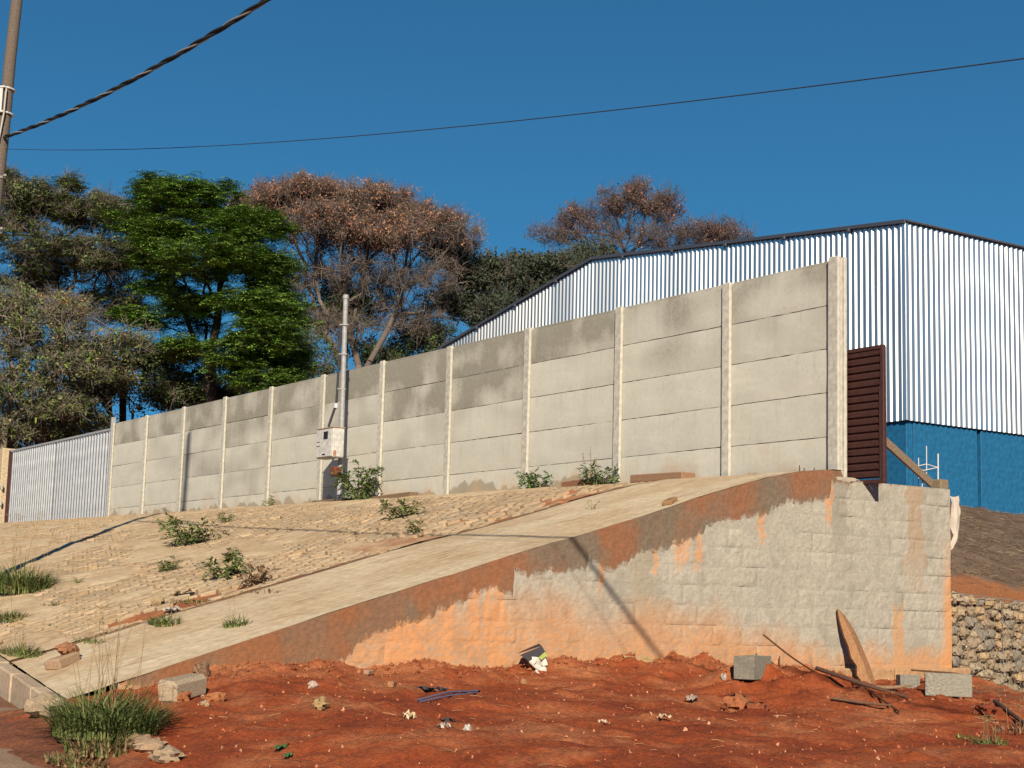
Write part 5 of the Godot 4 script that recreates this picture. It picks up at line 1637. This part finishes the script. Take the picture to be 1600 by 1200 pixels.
func build_debris() -> void:
	var terra := Color(0.42, 0.20, 0.11)
	# bricks and slabs along the wall foot and on the ramp
	slab("brick_slab", "pinkish clay slab lying along the wall under the second bay", "brick", Vector3(-3.038, 0.120, 0.180) + Vector3(0, 0.035, 0), Vector3(0.95, 0.10, 0.24), Color(0.45, 0.26, 0.155), M.brick, Basis(Vector3.UP, 0.06))
	slab("brick", "reddish brick at the wall foot beside the leafy bush", "brick", Vector3(-4.763, 0.110, 0.220) + Vector3(0, 0.03, 0), Vector3(0.52, 0.12, 0.2), terra, M.brick, Basis(Vector3.UP, -0.05))
	slab("kerb_piece", "brown weathered slab at the wall foot right of the service pole", "slab", Vector3(-9.691, 0.123, 0.220) + Vector3(0, 0.04, 0), Vector3(1.05, 0.13, 0.18), Color(0.30, 0.20, 0.125), M.brick, Basis(Vector3.UP, 0.1) * Basis(Vector3(0, 0, 1), 0.03))
	slab("kerb_piece", "long weathered slab at the foot of the service pole", "slab", Vector3(-11.440, 0.105, 0.420) + Vector3(0, 0.035, 0), Vector3(1.15, 0.13, 0.18), Color(0.30, 0.215, 0.14), M.brick, Basis(Vector3.UP, 0.02))
	slab("kerb_piece", "low reddish slab at the wall foot left of the service pole", "slab", Vector3(-12.629, 0.078, 0.300) + Vector3(0, 0.02, 0), Vector3(0.7, 0.1, 0.2), Color(0.38, 0.21, 0.13), M.brick, Basis(Vector3.UP, -0.06))
	slab("brick_chip", "small tan brick chip on the upper walkway", "brick", on_ramp(Vector3(-0.152, -0.420, 2.452), 0.035), Vector3(0.1, 0.05, 0.2), Color(0.44, 0.25, 0.12), M.brick, slope_basis(0.5))
	slab("brick", "lower pale brick chunk of the pair on the walkway near the kerb", "brick", on_ramp(Vector3(-1.396, -2.095, 8.195), 0.045), Vector3(0.17, 0.1, 0.29), Color(0.50, 0.33, 0.21), M.brick, slope_basis(0.55), 0.02)
	lump("brick_chunk", "orange brick chunk resting on the pale brick near the kerb", "brick", on_ramp(Vector3(-1.475, -2.077, 8.136), 0.125), Vector3(0.15, 0.10, 0.2), Color(0.48, 0.22, 0.11), M.brick, 0.8, 0.25)
	slab("concrete_chunk", "large broken concrete chunk on the corner where walkway meets dirt", "concrete chunk", on_dirt(Vector3(0.846, -2.227, 8.010), 0.08), Vector3(0.17, 0.18, 0.46), Color(0.56, 0.43, 0.29), M.block, Basis(Vector3.UP, 0.62) * Basis(Vector3(1, 0, 0), 0.1), 0.03)
	lump("rubble_stone", "flat brown stone leaning behind the large concrete chunk", "stone", on_dirt(Vector3(0.185, -2.123, 7.572), 0.05), Vector3(0.1, 0.14, 0.2), Color(0.33, 0.19, 0.11), M.stone, 0.6)
	lump("kerb_rubble", "pale broken kerb stone on the road left of the grass tuft", "stone", on_dirt(Vector3(0.712, -2.387, 9.003), 0.05), Vector3(0.24, 0.17, 0.26), Color(0.47, 0.35, 0.23), M.stone, 0.5, 0.3)
	lump("kerb_rubble", "pale kerb fragment at the lower right of the grass tuft", "stone", on_dirt(Vector3(2.141, -2.427, 8.821), 0.02), Vector3(0.2, 0.12, 0.14), Color(0.46, 0.31, 0.19), M.stone, 0.2, 0.3)
	lump("kerb_rubble", "small pale kerb fragment in the middle of the broken row", "stone", on_dirt(Vector3(2.494, -2.455, 8.869), 0.02), Vector3(0.18, 0.1, 0.12), Color(0.47, 0.32, 0.2), M.stone, 0.9, 0.35)
	lump("kerb_rubble", "jagged pale kerb fragment at the bottom picture edge", "stone", on_dirt(Vector3(2.853, -2.478, 8.908), 0.02), Vector3(0.24, 0.1, 0.16), Color(0.46, 0.33, 0.21), M.stone, 0.3, 0.45)
	lump("soil_clod", "orange clod right below the large concrete chunk", "clod", on_dirt(Vector3(0.995, -2.245, 8.075), 0.02), Vector3(0.14, 0.08, 0.12), Color(0.46, 0.17, 0.07), M.dirt, 0.4)
	lump("soil_clod", "orange clod a little right of the large concrete chunk", "clod", on_dirt(Vector3(1.318, -2.244, 7.955), 0.02), Vector3(0.16, 0.09, 0.14), Color(0.47, 0.18, 0.075), M.dirt, 1.4)
	lump("pebble", "white pebble below the large concrete chunk", "pebble", on_dirt(Vector3(1.206, -2.242, 7.978), 0.012), Vector3(0.06, 0.04, 0.05), Color(0.62, 0.52, 0.42), M.stone)
	lump("pebble", "cream pebble just under the white pebble by the chunk", "pebble", on_dirt(Vector3(1.484, -2.276, 8.099), 0.012), Vector3(0.06, 0.05, 0.06), Color(0.55, 0.36, 0.22), M.stone)
	lump("soil_clod", "big orange clod in front of the left grey block", "clod", on_dirt(Vector3(2.593, -2.230, 3.994), 0.04), Vector3(0.2, 0.14, 0.26), Color(0.44, 0.155, 0.065), M.dirt, 0.7, 0.5)
	lump("soil_clod", "dark red clod beside the big orange clod", "clod", on_dirt(Vector3(2.724, -2.237, 3.943), 0.03), Vector3(0.16, 0.12, 0.22), Color(0.36, 0.11, 0.05), M.dirt, 0.2, 0.5)
	lump("soil_clod", "red clod in the dry grass on the far right", "clod", on_dirt(Vector3(3.662, -2.288, 2.315), 0.02), Vector3(0.14, 0.08, 0.22), Color(0.38, 0.09, 0.04), M.dirt, 0.9, 0.5)
	lump("soil_clod", "small red clod above the far right clod", "clod", on_dirt(Vector3(2.910, -2.276, 1.301), 0.02), Vector3(0.1, 0.06, 0.12), Color(0.40, 0.10, 0.045), M.dirt, 0.3, 0.5)
	# loose concrete blocks
	hollow_block("grey hollow block standing half buried in the red dirt, leftmost", on_dirt(Vector3(1.802, -2.192, 3.118), 0.075), Basis(Vector3.UP, 0.42), Vector3(0.19, 0.2, 0.39), Color(0.33, 0.30, 0.235))
	hollow_block("grey block standing on end beside the leaning stake", on_dirt(Vector3(1.681, -2.222, 1.007), 0.08), Basis(Vector3.UP, -0.55) * Basis(Vector3(0, 0, 1), 0.06), Vector3(0.15, 0.2, 0.19), Color(0.33, 0.305, 0.25))
	hollow_block("pale grey block lying on its side near the gabion", on_dirt(Vector3(2.859, -2.260, 1.816), 0.08), Basis(Vector3.UP, 0.75), Vector3(0.39, 0.19, 0.19), Color(0.40, 0.365, 0.29))
	# leaning stake
	var st := MB.new()
	var a := Vector3(0.36, -2.28, 0.10)
	var b := Vector3(0.055, -1.42, 0.255)
	var ax := (b - a).normalized()
	var across := ax.cross(Vector3(1, 0, 0.3)).normalized()
	var out := across.cross(ax).normalized()
	var prof := [[0.0, -0.06, 0.08], [0.12, -0.065, 0.085], [0.22, -0.095, 0.085], [0.32, -0.055, 0.088], [0.42, -0.085, 0.084], [0.55, -0.065, 0.08], [0.68, -0.07, 0.072], [0.8, -0.062, 0.05], [0.9, -0.05, 0.026], [1.0, -0.03, -0.02]]
	for s in [-1.0, 1.0]:
		for k in prof.size() - 1:
			var p: Array = prof[k]
			var n2: Array = prof[k + 1]
			var c0 := a.lerp(b, p[0])
			var c1 := a.lerp(b, n2[0])
			var o: Vector3 = out * s * 0.018
			st.col = Color(0.46, 0.24, 0.115) * rf(0.92, 1.05)
			var q0: Vector3 = c0 + across * p[1] + o
			var q1: Vector3 = c1 + across * n2[1] + o
			var m0: Vector3 = c0 + across * lerpf(p[1], p[2], 0.62) + o
			var m1: Vector3 = c1 + across * lerpf(n2[1], n2[2], 0.62) + o
			var r0: Vector3 = c0 + across * p[2] + o
			var r1: Vector3 = c1 + across * n2[2] + o
			st.quad(q0, q1, m1, m0)
			st.col = Color(0.30, 0.155, 0.08) * rf(0.92, 1.05)
			st.quad(m0, m1, r1, r0)
			if s > 0:
				var e := out * 0.036
				st.quad(q0 - e, q1 - e, q1, q0)
				st.quad(r0, r1, r1 - e, r0 - e)
	tag(obj("wooden_stake", st, M.wood), "sharpened reddish wooden stake leaning on the retaining wall", "stake")
	# bent rod and sticks
	st = MB.new()
	var rod := PackedVector3Array([Vector3(0.350, -1.701, 1.631), Vector3(0.950, -1.911, 1.798), Vector3(1.600, -2.053, 2.024), Vector3(2.400, -2.163, 2.407), on_dirt(Vector3(3.349, -2.269, 2.967), 0.02)])
	for i in range(1, 4): rod[i].y = maxf(rod[i].y, dirt_top(rod[i].x, rod[i].z) + 0.05)
	var cv := Curve3D.new()
	for i in rod.size():
		var tg := (rod[mini(i + 1, 4)] - rod[maxi(i - 1, 0)]) * 0.16
		cv.add_point(rod[i], -tg, tg)
	var cp := cv.get_baked_points()
	st.tube(cp, flat_r(cp.size(), 0.0085), 6)
	tag(obj("bent_rod", st, M.rust), "long bent rusty rod slanting up from the dirt before the stake", "rod")
	st = MB.new()
	var p0 := Vector3(0.45, -2.05, -0.42)
	st.tube(PackedVector3Array([p0, p0 + Vector3(0.25, -0.02, -0.35), p0 + Vector3(0.5, -0.07, -0.75)]), flat_r(3, 0.011), 6)
	tag(obj("short_rod", st, M.rust), "short rusty rod between the standing block and the pale block", "rod")
	var k := 0
	for s in [[1275, 1092, 1420, 1108, "dark fallen stick lying in the dirt before the stake", 0.02], [1300, 1104, 1395, 1115, "lower fallen stick in front of the dark one", 0.014], [1358, 1096, 1425, 1100, "short pale fallen stick behind the dark one", 0.018]]:
		st = MB.new()
		st.col = [Color(0.16, 0.085, 0.055), Color(0.24, 0.13, 0.08), Color(0.36, 0.23, 0.14)][k]
		var u: Vector3 = [on_dirt(Vector3(2.138, -2.209, 2.685), 0.03), on_dirt(Vector3(2.661, -2.234, 3.023), 0.03), on_dirt(Vector3(2.324, -2.224, 2.223), 0.03)][k]
		var v: Vector3 = [on_dirt(Vector3(2.905, -2.249, 2.366), 0.03), on_dirt(Vector3(3.165, -2.259, 2.846), 0.03), on_dirt(Vector3(2.491, -2.240, 1.862), 0.03)][k]
		var md := on_dirt(u.lerp(v, 0.5), 0.035)
		st.tube(PackedVector3Array([u, md, v]), PackedFloat32Array([s[5], s[5], s[5] * 0.6]), 6)
		tag(obj("stick", st, M.wood), s[4], "stick", "fallen sticks")
		k += 1
	for s in [[1, "thin dark stick in the dirt at the right picture edge"]]:
		st = MB.new()
		st.col = Color(0.13, 0.08, 0.06)
		st.cyl(on_dirt(Vector3(3.294, -2.285, 1.742), 0.03), on_dirt(Vector3(4.205, -2.313, 2.443), 0.03), 0.02, 0.016, 6)
		tag(obj("stick", st, M.wood), s[1], "stick", "fallen sticks")
	# small rods by the left block
	st = MB.new()
	st.cyl(Vector3(0.06, -2.25, 1.13), Vector3(0.06, -1.92, 1.13), 0.006, 0.006, 5)
	tag(obj("thin_stake", st, M.rust), "thin rusty pin standing at the wall foot right of the left block", "rod")
	# black tray with a torn white sack at the wall foot
	var bag := thing("torn_bag", "torn white bag under a dark scrap at the foot of the wall", "bag", on_dirt(Vector3(0.220, -2.069, 4.374), 0.12))
	var q := MB.new()
	q.col = Color(0.055, 0.05, 0.052)
	q.quad(Vector3(0.08, 0.02, 0.19), Vector3(-0.02, 0.10, -0.12), Vector3(0.06, 0.02, -0.13), Vector3(0.12, -0.03, 0.12))
	q.quad(Vector3(0.05, 0.03, 0.2), Vector3(-0.1, 0.05, 0.05), Vector3(-0.08, 0.12, -0.13), Vector3(-0.02, 0.10, -0.12))
	q.quad(Vector3(0.03, 0.03, -0.09), Vector3(-0.02, 0.1, -0.125), Vector3(0.05, -0.08, -0.16), Vector3(0.08, -0.1, -0.13))
	obj("dark_scrap", q, M.plain, bag)
	q = MB.new()
	q.col = Color(0.52, 0.48, 0.41)
	var pts := PackedVector3Array()
	for j in 10:
		for i in 8:
			var v := j / 9.0
			var u := i / 7.0 - 0.5
			pts.push_back(Vector3(0.10 + 0.10 * v + N(u * 5.0, v * 5.0, 720.0) * 0.05, -0.01 - 0.2 * v + N(u * 3.0, v * 3.0, 721.0) * 0.03, 0.03 - 0.06 * v - u * 0.22 * (1.0 - 0.75 * v)))
	q.grid(pts, PackedColorArray(), 7, 9)
	obj("white_bag", q, M.plain, bag)
	q = MB.new()
	q.col = Color(0.36, 0.40, 0.10)
	q.quad(Vector3(0.13, 0.0, 0.02), Vector3(0.06, 0.05, -0.10), Vector3(0.09, 0.02, -0.11), Vector3(0.15, -0.02, 0.0))
	obj("printed_strip", q, M.plain, bag)
	# litter
	st = MB.new()
	st.col = Color(0.09, 0.09, 0.14)
	st.tube(PackedVector3Array([on_dirt(Vector3(1.785, -2.190, 6.512), 0.02), on_dirt(Vector3(1.777, -2.189, 6.235), 0.03), on_dirt(Vector3(1.475, -2.174, 5.747), 0.03), on_dirt(Vector3(1.638, -2.182, 5.901), 0.02), on_dirt(Vector3(1.897, -2.195, 6.309), 0.02), on_dirt(Vector3(1.897, -2.197, 6.562), 0.02)]), flat_r(6, 0.008), 5)
	tag(obj("wire_loop", st, M.plain), "loop of dark blue wire lying on the dirt", "wire")
	rag("plastic_scrap", "dark crumpled plastic behind the blue wire loop", "plastic", on_dirt(Vector3(1.392, -2.170, 6.198), 0.02), 0.2, 0.12, Color(0.05, 0.05, 0.06), 0.03)
	rag("plastic_scrap", "small dark plastic bit right behind the blue wire loop", "plastic", on_dirt(Vector3(1.390, -2.171, 6.055), 0.02), 0.12, 0.08, Color(0.05, 0.05, 0.07), 0.03)
	lump("foam_chunk", "yellowish foam chunk on the dirt left of the wire", "foam", on_dirt(Vector3(2.243, -2.223, 7.561), 0.035), Vector3(0.08, 0.09, 0.1), Color(0.5, 0.34, 0.16), M.stone, 0.4, 0.5)
	lump("pebble", "pale stone near the wall foot above the foam chunk", "pebble", on_dirt(Vector3(1.165, -2.160, 7.082), 0.02), Vector3(0.06, 0.06, 0.07), Color(0.60, 0.45, 0.36), M.stone)
	rag("paper_scrap", "folded pale paper scrap on the dirt at the bottom middle", "paper", on_dirt(Vector3(2.951, -2.250, 7.261), 0.03), 0.09, 0.09, Color(0.58, 0.44, 0.27), 0.05)
	rag("paper_scrap", "white scrap under a dark one on the dirt", "paper", on_dirt(Vector3(3.353, -2.269, 7.237), 0.02), 0.09, 0.08, Color(0.5, 0.42, 0.33), 0.04)
	rag("plastic_scrap", "dark scrap lying over the white one", "plastic", on_dirt(Vector3(3.213, -2.262, 7.121), 0.045), 0.12, 0.08, Color(0.06, 0.055, 0.055), 0.03)
	lump("pebble", "small white pebble right of the dark and white scraps", "pebble", on_dirt(Vector3(3.606, -2.281, 7.220), 0.01), Vector3(0.05, 0.05, 0.05), Color(0.66, 0.6, 0.52), M.stone)
	rag("plastic_strip", "upper green plastic strip on the dirt at the bottom", "plastic", on_dirt(Vector3(3.249, -2.402, 8.336), 0.02), 0.05, 0.24, Color(0.07, 0.16, 0.05), 0.02, Basis(Vector3.UP, 0.75))
	rag("plastic_strip", "lower green plastic strip on the dirt at the bottom", "plastic", on_dirt(Vector3(3.434, -2.421, 8.382), 0.02), 0.04, 0.2, Color(0.08, 0.19, 0.07), 0.02, Basis(Vector3.UP, 0.95))
	rag("paper_scrap", "torn pale paper on the dirt right of the bag", "paper", on_dirt(Vector3(3.261, -2.265, 5.309), 0.02), 0.1, 0.16, Color(0.58, 0.42, 0.28), 0.03, Basis(Vector3.UP, 0.9))
	rag("paper_scrap", "small white paper bit in the middle of the dirt", "paper", on_dirt(Vector3(3.365, -2.270, 5.950), 0.02), 0.05, 0.06, Color(0.55, 0.42, 0.3), 0.03)
	rag("plastic_scrap", "grey crushed bottle scrap near the left grey block", "plastic", on_dirt(Vector3(2.211, -2.212, 4.170), 0.03), 0.08, 0.26, Color(0.38, 0.28, 0.22), 0.05, Basis(Vector3.UP, 0.6))
	rag("cardboard_scrap", "tan cardboard scrap at the wall foot left of the wall shadow", "cardboard", on_dirt(Vector3(0.300, -2.104, 3.174), 0.05), 0.14, 0.34, Color(0.38, 0.24, 0.11), 0.04, Basis(Vector3(0, 0, 1), -0.4))
	slab("brick_chip", "small orange brick chip at the wall foot below the mud coat", "brick", on_dirt(Vector3(1.135, -2.158, 6.365), 0.02), Vector3(0.06, 0.05, 0.16), Color(0.52, 0.25, 0.12), M.brick, Basis(Vector3.UP, 0.9))
	slab("brick_chip", "pinkish brick chip nearest the wall left of the bag", "brick", on_dirt(Vector3(0.271, -2.115, 6.105), 0.03), Vector3(0.06, 0.05, 0.13), Color(0.55, 0.32, 0.2), M.brick, Basis(Vector3.UP, 0.7))
	slab("brick_chip", "pale brick chip below the white bag", "brick", on_dirt(Vector3(0.757, -2.139, 4.833), 0.02), Vector3(0.06, 0.05, 0.2), Color(0.48, 0.24, 0.12), M.brick, Basis(Vector3.UP, 1.0))
	lump("pebble", "white pebble left of the big orange clod", "pebble", on_dirt(Vector3(1.647, -2.183, 3.314), 0.015), Vector3(0.06, 0.05, 0.06), Color(0.66, 0.55, 0.45), M.stone)
	rag("bag_scrap", "crumpled clear plastic in the red soil hollow", "plastic", on_ramp(Vector3(-2.430, -1.630, 6.809), 0.04), 0.18, 0.12, Color(0.36, 0.32, 0.27), 0.05, slope_basis(0.3))
	lump("rubble_stone", "pale stone at the upper edge of the red soil hollow", "stone", on_ramp(Vector3(-3.135, -1.565, 6.680), 0.03), Vector3(0.12, 0.1, 0.12), Color(0.50, 0.36, 0.2), M.stone)
	rag("bag_scrap", "pale torn sheet at the far side of the red soil hollow", "plastic", on_ramp(Vector3(-3.349, -1.455, 6.337), 0.04), 0.24, 0.14, Color(0.38, 0.28, 0.18), 0.04, slope_basis(0.8))
	# pebbles, chips and dry straw nobody could count
	st = MB.new()
	for i in 2400:
		var x := rf(0.05, 6.6)
		var z := rf(-1.5, 9.0)
		var p := on_dirt(Vector3(x, 0, z), 0.004)
		var s := 0.005 + 0.016 * pow(rng.randf(), 3.0)
		st.col = Color(0.40, 0.11, 0.045).lerp(Color(0.56, 0.33, 0.19), pow(rng.randf(), 2.6))
		var e := [rdir() * s, rdir() * s, rdir() * s]
		st.tri(p + e[0], p + e[1], p + Vector3(0, s, 0))
		st.tri(p + e[1], p + e[2], p + Vector3(0, s, 0))
		st.tri(p + e[2], p + e[0], p + Vector3(0, s, 0))
	var o := obj("gravel", st, M.plain)
	o.set_meta("kind", "stuff")
	tag(o, "small chips and pebbles scattered over the red dirt", "gravel")
	st = MB.new()
	for i in 300:
		var x := rf(0.1, 6.6)
		var z := rf(-1.5, 9.0)
		var p := on_dirt(Vector3(x, 0, z), 0.008)
		var d := Vector3(rf(-1, 1), rf(-0.05, 0.18), rf(-1, 1)).normalized() * rf(0.012, 0.06)
		st.col = Color(0.50, 0.27, 0.13) * rf(0.5, 1.1)
		st.tube(PackedVector3Array([p - d, p + Vector3(0, 0.004, 0), p + d]), flat_r(3, 0.0022), 3, false)
	o = obj("straw", st, M.plain)
	o.set_meta("kind", "stuff")
	tag(o, "bits of dry straw scattered over the red dirt", "straw")
	# crumbs of soil along the foot of the retaining wall and the mounds
	st = MB.new()
	for i in 1500:
		var z := rf(-1.5, 8.0)
		var x := 0.03 + 0.5 * pow(rng.randf(), 2.0)
		if i % 3 == 0:
			var m: Array = MOUNDS[rng.randi() % MOUNDS.size()]
			x = m[0] + rng.randfn() * m[3] * 0.6
			z = m[1] + rng.randfn() * m[3] * 0.6
			if x < 0.03: continue
		var s := 0.006 + 0.022 * pow(rng.randf(), 2.5)
		var p := on_dirt(Vector3(x, 0, z), s * 0.3)
		st.col = Color(0.33, 0.095, 0.04).lerp(Color(0.48, 0.2, 0.09), rng.randf())
		var c := []
		for k2 in 6:
			var dv: Vector3 = [Vector3.RIGHT, Vector3.BACK, Vector3.LEFT, Vector3.FORWARD, Vector3.UP, Vector3.DOWN][k2]
			c.push_back(p + (dv + rdir() * 0.35) * s)
		for k2 in 4:
			st.tri(c[k2], c[4], c[(k2 + 1) % 4])
			st.tri(c[k2], c[(k2 + 1) % 4], c[5])
	o = obj("soil_crumbs", st, M.dirt)
	o.set_meta("kind", "stuff")
	tag(o, "crumbs of red soil along the foot of the wall", "soil")
